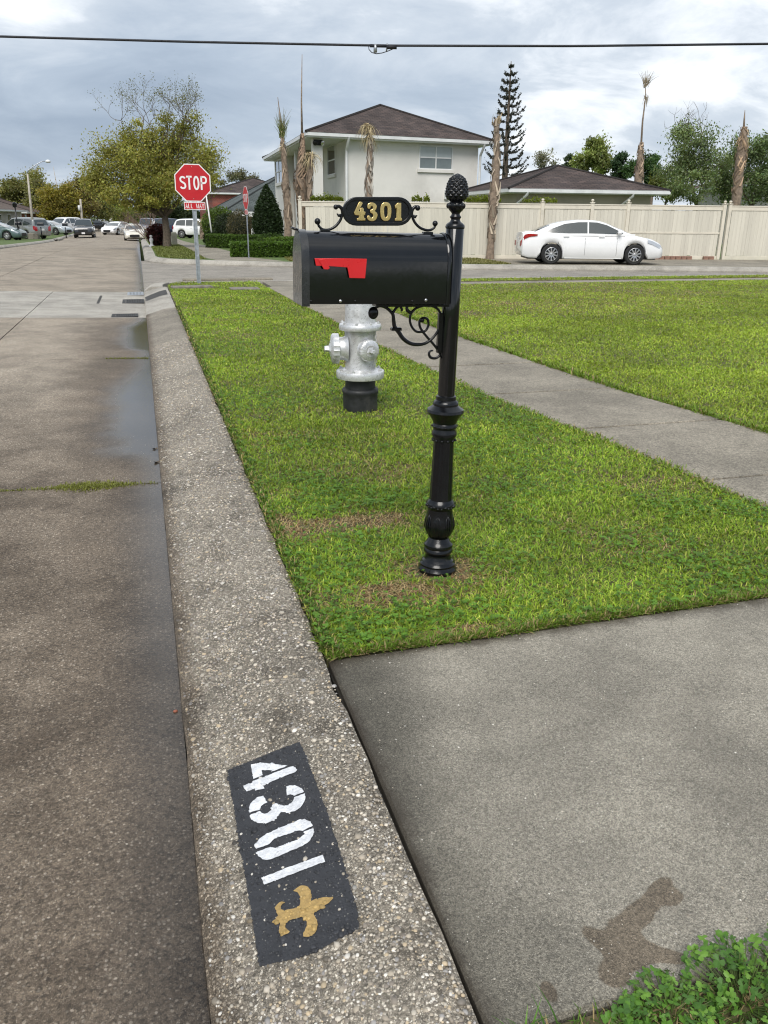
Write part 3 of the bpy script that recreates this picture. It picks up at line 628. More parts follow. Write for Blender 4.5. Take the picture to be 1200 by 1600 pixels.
def sample(poly, bands, per, seed):
    X = []; Y = []; D = []
    P = np.array(poly); lo, hi = P.min(0), P.max(0); rg = np.random.default_rng(seed)
    for (d0, d1), dens in zip(bands, per):
        a = np.maximum(lo, -d1); b = np.minimum(hi, d1); ar = np.maximum(b-a, 0).prod(); n = int(ar*dens)
        if n <= 0: continue
        x = rg.uniform(a[0], b[0], n); y = rg.uniform(a[1], b[1], n); d = np.hypot(x, y); k = (d >= d0) & (d < d1)
        x, y, d = x[k], y[k], d[k]; k = inpoly(x, y, poly) & visible(np.stack([x, y, np.full(len(x), .15)], 1))
        X.append(x[k]); Y.append(y[k]); D.append(d[k])
    return np.concatenate(X), np.concatenate(Y), np.concatenate(D)
BANDS = [(0, 3.2), (3.2, 4.4), (4.4, 6), (6, 9), (9, 13), (13, 18), (18, 32)]; PER = [21000, 15000, 9800, 5400, 3300, 2100, 1150]
def grass(name, poly, z, seed, tall=1., dens=1., lush=0., dead=True, label=None, yel=0.):
    X, Y, D = sample(poly, BANDS, [p*dens for p in PER], seed); N = len(X)
    de = deadness(X, Y) if dead else np.clip(value_noise(X, Y, .8, 9)-.7, 0, 1)*1.5+np.clip(value_noise(X, Y, .3, 19)-.6, 0, 1)
    bare = NR.uniform(0, 1, N) < np.exp(-(((X-MX)/.115)**2+((Y-MY+.02)/.085)**2))*1.15
    pat = value_noise(X, Y, 1.1, 21)*.6+value_noise(X, Y, 4.3, 22)*.4
    col = GREEN[0][None]*(1-pat[:, None])+GREEN[1][None]*pat[:, None]
    r = NR.uniform(0, 1, N); col = np.where((r < .17)[:, None], GREEN[2], col); col = np.where((r > .86)[:, None], GREEN[3], col)
    col = col*(1-yel)+np.array([.36, .43, .06])*yel
    dd = (NR.uniform(0, 1, N) < np.clip(de*1.5+.03, 0, .96))
    st = np.where((NR.uniform(0, 1, N) < .3)[:, None], BROWN, STRAW); tone = (.80+.42*value_noise(X, Y, .8, 61))*(.84+.34*value_noise(X, Y, 2.7, 62))*(.9+.2*value_noise(X, Y, 9, 63)); col = np.where(dd[:, None], st, col*tone[:, None])*NR.uniform(.66, 1.3, (N, 1))
    L = NR.uniform(.022, .044, N)*tall*np.where(dd, .8, 1); L *= .85+.3*value_noise(X, Y, 6, 31); W = np.clip(.0033*(D/3)**.66, .0033, .03)*NR.uniform(.7, 1.4, N)
    tilt = np.clip(NR.normal(.98, .3, N), .1, 1.45); tilt = np.where(dd, np.clip(tilt+.3, 0, 1.5), tilt)
    k = ~bare
    o = blades(name, X[k], Y[k], z+NR.uniform(-.004, .004, k.sum()), L[k], W[k], tilt[k], col[k]); stuff(o); tag(o, label, 'grass'); return o
VERGE = [(KW+.004, YW1+.0)]+[(2.70+float(soff(y)), y) for y in YS]+[(2.6, 19.9), (1.2, 19.9), (.66, 19.8), (KW+.03, 18.9)]
grass('verge_grass', VERGE, .142, 1, label='short mown grass with straw patches on the verge under the mailbox')
grass('lawn_grass', [(26, YW1), (26, 16.), (17, 18.2), (3.87, 18.2)]+[(3.97+float(soff(y)), y) for y in YS[::-1]], .142, 2, tall=1.05, dead=False, yel=.22, label='broad mown front lawn right of the sidewalk')
grass('edge_grass', [(3.97, 19.0), (17, 19.0), (24, 17.6), (24, 18.2), (17, 19.85), (3.97, 19.85)], .145, 3, tall=1.2, dead=False, yel=.2, label='thin grass strip between cross sidewalk and side street')
# clover and broad-leaved weeds mixed into the verge
def clover(name, X, Y, z, size, cols, mat=GRASSM):
    N = len(X); Vs = []; Fs = []; h = NR.uniform(.012, .04, N); a0 = NR.uniform(0, 6.28, N); o = 0; Cs = []
    for k in range(3):
        a = a0+k*2.094+NR.normal(0, .15, N); C = np.stack([X, Y, z+h], 1); t = NR.uniform(.1, .7, N)
        u = np.stack([np.cos(a), np.sin(a), t*.6], 1)*size[:, None]; v = np.stack([-np.sin(a), np.cos(a), NR.normal(0, .3, N)], 1)*size[:, None]*.55
        V = np.stack([C, C+u*.55-v, C+u*1.05-v*.7, C+u*1.0, C+u*1.05+v*.7, C+u*.55+v], 1); i0 = np.arange(N)*6+o
        Fs.append(np.stack([np.stack([i0, i0+i, i0+i+1], 1) for i in (1, 2, 3, 4)], 1).reshape(-1, 3)); Vs.append(V.reshape(-1, 3)); Cs.append(np.repeat(cols, 6, 0)); o += N*6
    return raw(name, np.concatenate(Vs), np.concatenate(Fs), mat, None, np.concatenate(Cs))
X, Y, D = sample(VERGE, [(0, 3.2), (3.2, 4.5), (4.5, 7), (7, 10)], [2600, 1800, 900, 330], 5)
pr = np.clip((value_noise(X, Y, 2.3, 41)-.42)*3, .0, 1); pr = np.maximum(pr, np.exp(-(X-KW)/.12)*.9); pr = np.maximum(pr, np.exp(-(Y-YW1)/.14)*.8)*(1-np.clip(deadness(X, Y)*1.3, 0, 1)); k = NR.uniform(0, 1, len(X)) < pr
X, Y, D = X[k], Y[k], D[k]; N = len(X)
o = clover('verge_clover', X, Y, .146, NR.uniform(.005, .0115, N)*(1+.04*D), np.array([.11, .22, .028])*NR.uniform(.6, 1.45, (N, 1))); stuff(o); tag(o, 'clover and small round weeds growing through the verge grass', 'weeds')
# grass leaning over the walk edge of the lawn
Y = 2.4+10*NR.uniform(0, 1, 9000)**1.5; X = 3.985+soff(Y)+NR.normal(0, .025, 9000)+.03*(value_noise(Y, Y*0, 4, 66)-.5); D = np.hypot(X, Y)
o = blades('lawn_border_grass', X, Y, .145, NR.uniform(.02, .07, 9000)*(.5+value_noise(X, Y, 3, 88)), .004*(D/3)**.7, NR.uniform(.3, 1.4, 9000), np.where((NR.uniform(0, 1, 9000) < .15)[:, None], STRAW*.8, np.array([.17, .27, .03]))*NR.uniform(.45, 1.3, (9000, 1))); stuff(o); tag(o, 'darker ragged grass fringe along the sidewalk edge of the lawn', 'grass')
# moss and grass in the road joint
n0 = 2600; X = np.concatenate([NR.normal(-.42, .12, n0), NR.uniform(-.95, -.03, 300), NR.normal(-1.05, .08, 260)]); Y = 5.03+NR.normal(0, .022, len(X))*np.exp(-((X+.42)/.3)**2)*2+NR.normal(0, .006, len(X)); X = np.clip(X, -1.4, -.02)
o = blades('joint_weeds', X, Y, np.array([crown(x)-.004 for x in X]), NR.uniform(.012, .03, len(X)), .004, NR.uniform(.2, 1.3, len(X)), np.array([.21, .225, .05])*NR.uniform(.6, 1.3, (len(X), 1))); stuff(o); tag(o, 'yellow-green grass growing in the joint of the road slabs', 'weeds')
X = NR.uniform(-.5, -.02, 500); Y = 9.95+NR.normal(0, .02, 500)
o = blades('far_joint_weeds', X, Y, np.array([crown(x)-.004 for x in X]), NR.uniform(.012, .03, 500), .006, NR.uniform(.2, 1.3, 500), np.array([.19, .2, .06])*NR.uniform(.6, 1.3, (500, 1))); stuff(o); tag(o, 'thin weeds in the farther road joint near the gutter', 'weeds')
# fringe over the near kerb edge, along the walk's far edge, and stray straw
X = KW+.008+NR.uniform(0, .05, 5200)-.03*np.clip(NR.uniform(0, 1, 5200)-.6, 0, 1); Y = 2.45+12*NR.uniform(0, 1, 5200)**1.8; D = np.hypot(X, Y)
o = blades('kerb_edge_grass', X, Y, .146, NR.uniform(.02, .045, 5200), .0035*(D/3)**.8, NR.uniform(.2, 1.3, 5200), np.where((NR.uniform(0, 1, 5200) < .25)[:, None], STRAW, np.array([.08, .145, .02]))*NR.uniform(.6, 1.3, (5200, 1))); stuff(o); tag(o, 'uneven grass fringe along the back of the pebbled kerb', 'grass')
X = NR.uniform(KW+.02, 2.9, 5200); Y = YW1-.004+np.abs(NR.normal(0, .022, 5200))-.035*np.clip(value_noise(X, X*0, 5, 77)-.45, 0, 1)
o = blades('walk_edge_grass', X, Y, .142, NR.uniform(.02, .05, 5200), .0034, NR.uniform(.3, 1.45, 5200), np.where((NR.uniform(0, 1, 5200) < .32)[:, None], STRAW*.8, np.array([.15, .25, .03]))*NR.uniform(.6, 1.3, (5200, 1))); stuff(o); tag(o, 'ragged grass and straw spilling over the far edge of the front walk', 'grass')
Y = 2.45+12*NR.uniform(0, 1, 5200)**1.6; X = 2.70+soff(Y)+NR.normal(0, .025, 5200)+.05*(value_noise(Y, Y*0, 3.3, 67)-.5)
o = blades('sidewalk_edge_grass', X, Y, .144, NR.uniform(.02, .05, 5200), .0034*(np.hypot(X, Y)/3)**.8, NR.uniform(.3, 1.45, 5200), np.where((NR.uniform(0, 1, 5200) < .25)[:, None], STRAW*.8, np.array([.17, .26, .03]))*NR.uniform(.6, 1.3, (5200, 1))); stuff(o); tag(o, 'uneven grass fringe along the verge side of the sidewalk', 'grass')
# far verge grass by the fence and the corner beyond the side street
for nm, poly, lab, yl, sd in (('corner_grass', [(.6, 33), (1.2, 31.3), (2.2, 30.6), (2.2, 60), (.6, 60)], 'grass corner around the big olive tree across the side street', .2, 51),
                          ('hedge_strip_grass', [(4.9, 28.9), (10.6, 26.5), (12.0, 26.1), (12.3, 29.8), (5.2, 31.6)], 'dry grass strip between far kerb and hedge', .55, 52)):
    P = np.array(poly); n1 = 26000; X = NR.uniform(P[:, 0].min(), P[:, 0].max(), n1); Y = NR.uniform(P[:, 1].min(), P[:, 1].max(), n1); k = inpoly(X, Y, poly); X, Y = X[k], Y[k]; N = len(X)
    c = np.array([.13, .17, .035])*(1-yl)+np.array([.30, .25, .12])*yl
    o = blades(nm, X, Y, .14+np.array([dip(q) for q in Y]), NR.uniform(.06, .11, N), NR.uniform(.012, .03, N), NR.uniform(.3, 1.2, N), c*NR.uniform(.6, 1.4, (N, 1))); stuff(o); tag(o, lab, 'grass')

# ================================================================ MAILBOX ON ITS POST
LEAN = math.radians(1.05)
mb = thing('mailbox', 'black mailbox on ornate cast post with gold number 4301 and red flag', 'mailbox', (MX, MY, .142), 0, None, (0, LEAN, 0))
MROT = Matrix.Translation((MX, MY, .142)) @ Matrix.Rotation(LEAN, 4, 'Y'); MINV = MROT.inverted()
DM = math.hypot(MX, MY)
def mloc(px, py, dy=0.):                                  # pixel -> mailbox space, on the plane dy in front of / behind the post's axis
    return MINV @ Vector(aty(px, py, MY+dy))
PM = F/pj((MX, MY, .7))[2]                                # px per metre at the post
def pz(py, px=690): return mloc(px, py)[2]
# post (half widths in px read from the photograph)
prof = [(0, 892)]+[(29, 892), (31, 889), (31.5, 884.5), (29.5, 881.5), (28.6, 879.5), (28.8, 877), (26.5, 874.5), (25.6, 872.5), (22.6, 870), (20.9, 866), (20.6, 863), (22.2, 861.5), (23.8, 858), (23.2, 855), (22.2, 853.5), (23.6, 851), (23.2, 848), (20.5, 845.5), (19.0, 843), (16.2, 838)]
post = thing  # placeholder
o = MB(); zs = [(w_/PM, max(0., pz(y))) for w_, y in prof[1:]]; zs[0] = (zs[0][0], 0.)
base = MB().lathe(zs, 40).build('post_base', BLACKC, mb, True, 24)
bul = [(15.6, 838), (16.8, 836), (20.5, 831), (23.0, 824), (23.0, 817), (21.6, 809), (20.0, 801), (19.4, 793)]
def flute(r, z, a): return r*(1+.03*abs(math.cos(4*a)))
bowl = MB().lathe([(w_/PM, pz(y)) for w_, y in bul], 64, fn=flute).build('acanthus_bowl', BLACKC, mb, True, 60)
lf = MB()                                                  # acanthus leaves on the bowl
for k in range(8):
    a = k*math.pi/4+.3
    for s in (-1, 0, 1):
        pts = []
        for t in np.linspace(0, 1, 6):
            y = 834-34*t; r = np.interp(t, [0, .35, .6, 1], [17.5, 23.6, 23.2, 19.8])/PM+.0008
            q = a+s*(.16*math.sin(t*3.0)+.04); pts.append((r*math.cos(q), r*math.sin(q), pz(y)-(abs(s)*.004)))
        lf.tube(pts, [.0015, .0026, .003, .0026, .002, .001], 6)
stuff(lf.build('acanthus_leaves', BLACKC, bowl, True))
ring = MB().lathe([(19.5/PM, pz(794)), (21.5/PM, pz(792)), (23/PM, pz(788)), (22.4/PM, pz(784)), (20/PM, pz(781)), (18.6/PM, pz(779))], 40).build('post_ring', BLACKC, mb, True, 50)
rb = MB()
for k in range(8):
    a = k*math.pi/4; r = 22.3/PM; rb.ball((r*math.cos(a), r*math.sin(a), pz(787)), .0085, 8, (1.1, 1.1, .8))
    rb.ball((r*math.cos(a+.26), r*math.sin(a+.26), pz(789)), .0055, 8); rb.ball((r*math.cos(a-.26), r*math.sin(a-.26), pz(789)), .0055, 8)
stuff(rb.build('ring_beads', BLACKC, ring, True))
def fl2(r, z, a): return r*(1-.045*abs(math.cos(6*a))**3)
MB().lathe([(18.6/PM, pz(779.5)), (18.2/PM, pz(770)), (16.8/PM, pz(725)), (16/PM, pz(692)), (16.6/PM, pz(688))], 72, fn=fl2).build('fluted_shaft', BLACKC, mb, True, 60)
col = MB().lathe([(16.6/PM, pz(688.2)), (17.6/PM, pz(685)), (18/PM, pz(682)), (19.6/PM, pz(679)), (19.4/PM, pz(675)), (17.8/PM, pz(672)), (17.6/PM, pz(669)), (19.4/PM, pz(666.5)), (19.2/PM, pz(663.5)), (18/PM, pz(661)),
                  (19.5/PM, pz(657)), (23/PM, pz(651)), (27/PM, pz(646)), (28.9/PM, pz(643)), (28/PM, pz(639)), (23/PM, pz(636)), (19.5/PM, pz(633)), (19.8/PM, pz(630)), (18.6/PM, pz(627)), (15.6/PM, pz(624.5)), (15.3/PM, pz(619)), (13.2/PM, pz(617.5))], 40).build('post_collar', BLACKC, mb, True, 38)
cb = MB()
for k in range(12):
    a = k*math.pi/6; r = 17.6/PM; cb.ball((r*math.cos(a), r*math.sin(a), pz(686.5)), .006, 8, (1, 1, .9))
    a += .25; r = 18.4/PM; cb.ball((r*math.cos(a), r*math.sin(a), pz(665)), .0065, 8, (1.2, 1.2, .6))
stuff(cb.build('collar_beads', BLACKC, col, True))
MB().lathe([(13/PM, pz(618.2)), (12.9/PM, pz(500)), (12.9/PM, pz(356)), (12.2/PM, pz(355))], 32).build('post_shaft', BLACK, mb, True, 40)
cap = MB().lathe([(13.6/PM, pz(356.5)), (13.9/PM, pz(354)), (13.3/PM, pz(351)), (11.5/PM, pz(348.5)), (8.2/PM, pz(346)), (6.6/PM, pz(343)), (6.8/PM, pz(341)), (8/PM, pz(339.5)), (8/PM, pz(337.5)), (6.3/PM, pz(335.5)), (5.8/PM, pz(333)), (7/PM, pz(331)),
              (10/PM, pz(327.5)), (12/PM, pz(322.5)), (12/PM, pz(319)), (10/PM, pz(315.5)), (8.4/PM, pz(314)), (9/PM, pz(312.5))], 32).build('finial_stem', BLACKC, mb, True, 50)
pc = MB()
for k in range(9):                                         # petals round the stem's bulb
    a = k*2*math.pi/9; r = 12/PM
    pc.ball((r*.94*math.cos(a), r*.94*math.sin(a), pz(321)), .0085, 8, (.9, .9, 1.2))
stuff(pc.build('finial_petals', BLACKC, cap, True))
pp = catmull([(8.6, 314), (13.5, 310.5), (16.6, 306), (17.3, 301), (16.6, 295), (15.4, 288), (13.4, 282), (10.6, 277), (6.5, 273), (2.2, 270.3), (.3, 269.6)], 8)
zlo, zhi = pz(314), pz(269.6)
def scales(r, z, a):
    t = (z-zlo)/(zhi-zlo); u = a*11/(2*math.pi); v = t*11
    p = (u+v/2) % 1; q = (u-v/2) % 1; h = 1-max(abs(p-.5), abs(q-.5))*2
    return r+min(r*.25, .0062)*(max(0., h)**.75)-.0015
MB().lathe([(max(.0004, w_*.9/PM), pz(y)) for w_, y in pp], 132, fn=scales).build('pineapple_finial', BLACKC, mb, True, 75)

# the box
BX0 = aty(479.5, 476, MY-.095)[0]-MX+.0; zb = MINV @ Vector(aty(590, 475.5, MY-.095)); BZ0 = zb[2]; BX1 = (MINV @ Vector(aty(704, 474, MY-.095)))[0]; BX0 = (MINV @ Vector(aty(480, 476, MY-.095)))[0]
HW = .088; BZ1 = mloc(590, 361)[2]-.004; ZA = BZ1-.098
def arch(x, hw, z0, z1, za, n=18):
    r = [(x, -hw, z0), (x, -hw, za)]
    for i in range(1, n): a = math.pi*i/n; r.append((x, -hw*math.cos(a), za+(z1-za)*math.sin(a)))
    return r+[(x, hw, za), (x, hw, z0)]
b = MB().loft([arch(BX0, HW-.004, BZ0+.003, BZ1-.004, ZA), arch(BX0+.004, HW, BZ0, BZ1, ZA), arch(BX1-.004, HW, BZ0, BZ1, ZA), arch(BX1, HW-.004, BZ0+.003, BZ1-.004, ZA)]); box = b.build('mailbox_body', BLACK, mb, True, 30)
MB().loft([arch(BX1-.016, HW+.003, BZ0-.002, BZ1+.003, ZA), arch(BX1-.012, HW+.005, BZ0-.003, BZ1+.005, ZA), arch(BX1-.006, HW+.005, BZ0-.003, BZ1+.005, ZA), arch(BX1-.002, HW+.003, BZ0-.002, BZ1+.003, ZA)]).build('rear_rim', BLACK, box, True, 30)
door = MB().loft([arch(BX0-.018, HW+.001, BZ0-.006, BZ1+.001, ZA), arch(BX0-.016, HW+.004, BZ0-.008, BZ1+.004, ZA), arch(BX0+.010, HW+.004, BZ0-.008, BZ1+.004, ZA), arch(BX0+.011, HW+.001, BZ0-.005, BZ1+.001, ZA)]).build('mailbox_door', simple('door_black', (.02, .021, .022), .3, .2, 20, coat=.4), mb, True, 30)
MB().tube([(BX0-.016, -.02, BZ1+.002), (BX0-.03, -.02, BZ1+.006), (BX0-.036, 0, BZ1+.008), (BX0-.03, .02, BZ1+.006), (BX0-.016, .02, BZ1+.002)], .004, 8).build('door_handle', BLACK, door, True)
for px in (486, 532, 555, 644, 665.5):
    p = MINV @ Vector(aty(px, 470.5 if px < 660 else 469, MY-HW)); r = .0062 if px in (532, 665.5) else .0042
    q = MB().lathe([(r, 0), (r*.95, .0015), (r*.6, .0032), (r*.1, .0038)], 12).build('rivet', RIVET if px in (532, 665.5) else BLACKC, box, True); q.rotation_euler = (math.pi/2, 0, 0); q.location = (p[0], -HW, p[2])
# flag
C5 = 320/1200
def f5(x, y): p = MINV @ Vector(aty(440+x*C5, 250+y*C5, MY-HW-.012)); return (p[0], p[2])
flag = shape('flag', [[f5(*p) for p in ((195, 577), (340, 577), (498, 580), (488, 692), (398, 690), (386, 628), (300, 622), (202, 618))]], RED, mb, lambda x, y, z: (x, -HW-.012+z, y), .0012, .0008)
sh = shape('flag_tab', [[f5(*p) for p in ((218, 585), (250, 584), (279, 632), (268, 640), (246, 638))]], RED, flag, lambda x, y, z: (x, -HW-.0165+z, y), .002, .001)
p = f5(236, 600); MB().cyl((p[0], -HW+.001, p[1]), (p[0], -HW-.012, p[1]), .006, 10).build('flag_pivot', RIVET, flag, True)
# number plate with gold digits, standing on the box
CP = 220/1200
def f6(x, y): p = mloc(480+x*CP, 300+y*CP); return (p[0], p[2])
def stadium(x0, x1, y0, y1, n=12):
    r = (y1-y0)/2; cy = (y0+y1)/2
    return [(x1-r+r*math.sin(math.pi*i/n), cy-r*math.cos(math.pi*i/n)) for i in range(n+1)]+[(x0+r-r*math.sin(math.pi*i/n), cy+r*math.cos(math.pi*i/n)) for i in range(n+1)]
toY = lambda dy: (lambda x, y, z: (x, dy+z, y))
plate = shape('number_plate', [[f6(*p) for p in stadium(310, 882, 54, 276)]], BLACKC, mb, toY(0), .004, .001)
shape('plate_rim', [[f6(*p) for p in stadium(303, 888, 48, 282)], [f6(*p) for p in stadium(322, 868, 66, 262)][::-1]], BLACKC, plate, toY(-.002), .005, .0025, True)
def ell(cx, cy, rx, ry, n=26, e=.75): return [(cx+rx*math.copysign(abs(math.cos(t))**e, math.cos(t)), cy+ry*math.copysign(abs(math.sin(t))**e, math.sin(t))) for t in [2*math.pi*i/n for i in range(n)]]
GD = dict(digit_four=[[(438, 88), (450, 86), (462, 95), (425, 167), (448, 167), (450, 142), (462, 136), (472, 145), (472, 167), (486, 172), (484, 193), (474, 195), (474, 222), (486, 228), (486, 240), (422, 240), (422, 228), (438, 222), (438, 196), (402, 192), (397, 176)]],
          digit_three=[catmull([(510, 126), (514, 106), (535, 95), (562, 97), (580, 116), (579, 143), (566, 163), (584, 180), (588, 207), (576, 232), (552, 244), (524, 240), (508, 224), (511, 207), (524, 206), (530, 219), (546, 224), (559, 208), (554, 184), (536, 174), (536, 157), (551, 150), (557, 131), (548, 116), (534, 121), (527, 138), (514, 138)], 3, True)],
          digit_zero=[ell(663, 167, 43, 76), ell(663, 167, 19, 52)[::-1]],
          digit_one=[[(744, 118), (766, 97), (790, 97), (789, 222), (797, 229), (797, 242), (744, 242), (744, 230), (757, 223), (757, 130), (746, 136)]])
for nm, lp in GD.items(): shape(nm, [[f6(*p) for p in L] for L in lp], GOLD, plate, toY(-.0075), .0022, .0022, True)
def scroll(pts, rad, parent, nm, dy=0., fn=f6, k=5, n=10):
    P = catmull(pts, k); R_ = np.interp(np.linspace(0, 1, len(P)), np.linspace(0, 1, len(rad)), rad)
    return MB().tube([(fn(*p)[0], dy, fn(*p)[1]) for p in P], list(R_), n).build(nm, BLACKC, parent, True, 50)
s1 = scroll([(92, 262), (100, 290), (130, 318), (180, 322), (235, 296), (275, 252), (295, 205), (300, 170), (292, 140), (270, 122), (246, 126)], [.0045, .0045, .005, .005, .005, .005, .006, .006, .006], plate, 'plate_scroll')
MB().ball((f6(88, 250)[0], 0, f6(88, 250)[1]), .0115, 12).build('scroll_knob', BLACKC, s1, True); MB().ball((f6(244, 128)[0], 0, f6(244, 128)[1]), .009, 12).build('scroll_knob', BLACKC, s1, True); MB().tube([(f6(*p)[0], 0, f6(*p)[1]) for p in ((288, 200), (268, 200), (252, 184))], [.006, .0055, .0015], 8).build('scroll_thorn', BLACKC, s1, True)
s2 = scroll([(1090, 272), (1085, 300), (1055, 322), (1010, 324), (955, 300), (915, 255), (895, 205), (892, 170), (902, 142), (922, 126), (940, 132)], [.0045, .0045, .005, .005, .005, .005, .006, .006, .006], plate, 'plate_scroll')
MB().ball((f6(1090, 268)[0], 0, f6(1090, 268)[1]), .0105, 12).build('scroll_knob', BLACKC, s2, True); MB().ball((f6(942, 136)[0], 0, f6(942, 136)[1]), .010, 12).build('scroll_knob', BLACKC, s2, True); MB().tube([(f6(*p)[0], 0, f6(*p)[1]) for p in ((904, 205), (922, 212), (938, 198))], [.006, .0055, .0015], 8).build('scroll_thorn', BLACKC, s2, True)
MB().cbox(f6(110, 0)[0], f6(190, 0)[0], -.012, .012, BZ1-.006, BZ1+.006, .002).build('scroll_foot', BLACKC, plate); MB().cbox(f6(1000, 0)[0], f6(1080, 0)[0], -.012, .012, BZ1-.006, BZ1+.006, .002).build('scroll_foot', BLACKC, plate)
# bracket under the box
CB = 160/1200
def f7(x, y): p = mloc(570+x*CB, 465+y*CB); return (p[0], p[2])
br = MB().cbox(f7(110, 0)[0], BX1+.02, -.03, .03, BZ0-.016, BZ0-.006, .002).build('bracket_bar', BLACKC, mb)
scroll([(100, 190), (118, 130), (170, 100), (240, 112), (300, 160), (330, 200), (338, 270), (350, 340), (395, 400), (450, 480), (530, 535), (620, 550), (710, 535), (790, 480), (850, 400), (885, 320), (895, 220), (860, 140), (790, 98), (700, 92), (610, 120), (545, 180), (528, 260), (550, 340), (600, 395), (655, 402), (715, 385), (745, 320), (735, 255), (690, 238), (650, 260), (640, 310), (660, 370), (720, 450), (800, 540), (870, 630)],
       [.0055, .0052, .006, .0075, .0085, .0078, .0062, .0052, .005, .005, .005, .005, .0048, .0048, .005, .005, .005, .005, .005], br, 'bracket_scroll', 0, f7, 4, 8)
MB().ball((f7(100, 180)[0], 0, f7(100, 180)[1]), .0205, 14, (1, .5, 1.15)).build('bracket_leaf', BLACKC, br, True)
scroll([(330, 175), (370, 120), (410, 100), (435, 140), (425, 160)], [.006, .005, .005, .005, .003], br, 'bracket_curl', 0, f7)
scroll([(545, 185), (500, 150), (495, 110), (520, 85), (560, 85)], [.006, .007, .006, .005, .004], br, 'bracket_curl', 0, f7)
scroll([(865, 620), (880, 670), (830, 710), (770, 700), (752, 655), (770, 625), (800, 622)], [.005, .005, .005, .0055, .005, .004, .003], br, 'bracket_curl', 0, f7)
MB().ball((f7(672, 262)[0], 0, f7(672, 262)[1]), .0095, 10).build('bracket_boss', BLACKC, br, True)
MB().cbox(f7(318, 0)[0], f7(435, 0)[0], -.012, .012, f7(0, 388)[1], f7(0, 352)[1], .003).build('bracket_flange', BLACKC, br)
MB().cbox(f7(872, 0)[0], f7(925, 0)[0], -.009, .009, f7(0, 660)[1], f7(0, 180)[1], .002).build('bracket_plate', BLACKC, br)

# ================================================================ HYDRANT
hp = gp(563, 640, .142); HPM = F/pj((hp[0], hp[1], .5))[2]; DH = math.hypot(hp[0], hp[1])
hy = thing('fire_hydrant', 'silver fire hydrant with black lower barrel standing in the grass', 'fire hydrant', (hp[0], hp[1], .13), 0)
CH = 3.478
def hz(y): return pd(563, 460+y/CH, DH)[2]-.13
def hr(w): return w/2/CH/HPM
MB().lathe([(hr(186), -.02), (hr(190), hz(560)), (hr(192), hz(535)), (hr(200), hz(528)), (hr(200), hz(515)), (hr(190), hz(508)), (hr(166), hz(504)), (hr(162), hz(455))], 32).build('lower_barrel', HYBL, hy, True, 40)
fl = MB().lathe([(hr(180), hz(452)), (hr(258), hz(450)), (hr(262), hz(445)), (hr(262), hz(418)), (hr(258), hz(412)), (hr(190), hz(404)), (hr(178), hz(400))], 40).build('ground_flange', SILV, hy, True, 40)
for k in range(8):
    a = k*math.pi/4+.2; r = hr(225); MB().lathe([(.014, 0), (.014, .016), (.006, .017), (.006, .026)], 6, (r*math.cos(a), r*math.sin(a), hz(412))).build('flange_bolt', SILV, fl)
def ribs(r, z, a): return r*(1+.025*max(0, math.cos(10*a))**4)
MB().lathe([(hr(168), hz(404)), (hr(160), hz(370)), (hr(160), hz(230)), (hr(168), hz(205)), (hr(170), hz(195))], 60, fn=ribs).build('body', SILV, hy, True, 50)
f2 = MB().lathe([(hr(170), hz(197)), (hr(222), hz(190)), (hr(228), hz(184)), (hr(228), hz(168)), (hr(222), hz(160)), (hr(170), hz(150))], 40).build('upper_flange', SILV, hy, True, 40)
for k in range(8):
    a = k*math.pi/4+.35; r = hr(196); MB().lathe([(.012, 0), (.012, .014), (.005, .015), (.005, .022)], 6, (r*math.cos(a), r*math.sin(a), hz(158))).build('flange_bolt', SILV, f2)
MB().lathe([(hr(166), hz(153)), (hr(160), hz(110)), (hr(160), hz(40)), (hr(150), hz(5)), (hr(125), hz(-25)), (hr(90), hz(-45)), (hr(50), hz(-55)), (hr(46), hz(-56)), (hr(46), hz(-78)), (hr(30), hz(-80))], 60, fn=ribs).build('bonnet', SILV, hy, True, 50)
zc = hz(292)
def nozzle(nm, az, L, r, capL):
    e = bpy.data.objects.new(nm, None)
    m_ = MB().lathe([(r*1.25, hr(140)), (r*1.08, hr(165)), (r, hr(190)), (r, hr(150)+L), (r*1.08, hr(150)+L)], 28)
    m_.v = [(z, y, -x) for x, y, z in m_.v]; o = m_.build(nm, SILV, hy, True, 40); o.rotation_euler = (0, 0, az); o.location = (0, 0, zc)
    def gear(rr, z, a): return rr*(1+.03*(math.cos(20*a) > 0))
    x0 = hr(150)+L; m_ = MB().lathe([(r*1.12, x0), (r*1.28, x0+.004), (r*1.28, x0+capL), (r*1.15, x0+capL+.01), (r*.7, x0+capL+.016), (r*.66, x0+capL+.02)], 80, fn=gear); m_.v = [(z, y, -x) for x, y, z in m_.v]; c = m_.build('nozzle_cap', SILV, o, True, 40)
    m_ = MB().lathe([(r*.62, x0+capL+.016), (r*.42, x0+capL+.028), (r*.30, x0+capL+.03), (r*.27, x0+capL+.062), (r*.2, x0+capL+.066)], 5); m_.v = [(z, y, -x) for x, y, z in m_.v]; m_.build('cap_nut', SILV, c)
    return o
nozzle('hose_nozzle', math.pi-.12, .058, hr(122), .048)       # towards the street
nozzle('pumper_nozzle', -math.pi/2+.22, .02, hr(88), .03)     # towards the camera
nozzle('hose_nozzle', 1.2, .03, hr(90), .05)
ch = MB(); 
for i in range(14):                                          # cap chain
    t = i/13; a = -.72+.1*math.sin(t*3); r = hr(172)+.008; z = hz(205)+(hz(385)-hz(205))*t; rr = []
    for q in range(9): u = 2*math.pi*q/8; lx, lz = .006*math.cos(u), .0105*math.sin(u); tw = (i % 2)*1.5+.3; rr.append((r*math.cos(a)+lx*math.cos(a+tw+1.57), r*math.sin(a)+lx*math.sin(a+tw+1.57), z+lz))
    ch.tube(rr, .0022, 5)
ch.build('cap_chain', SILV, hy, True)

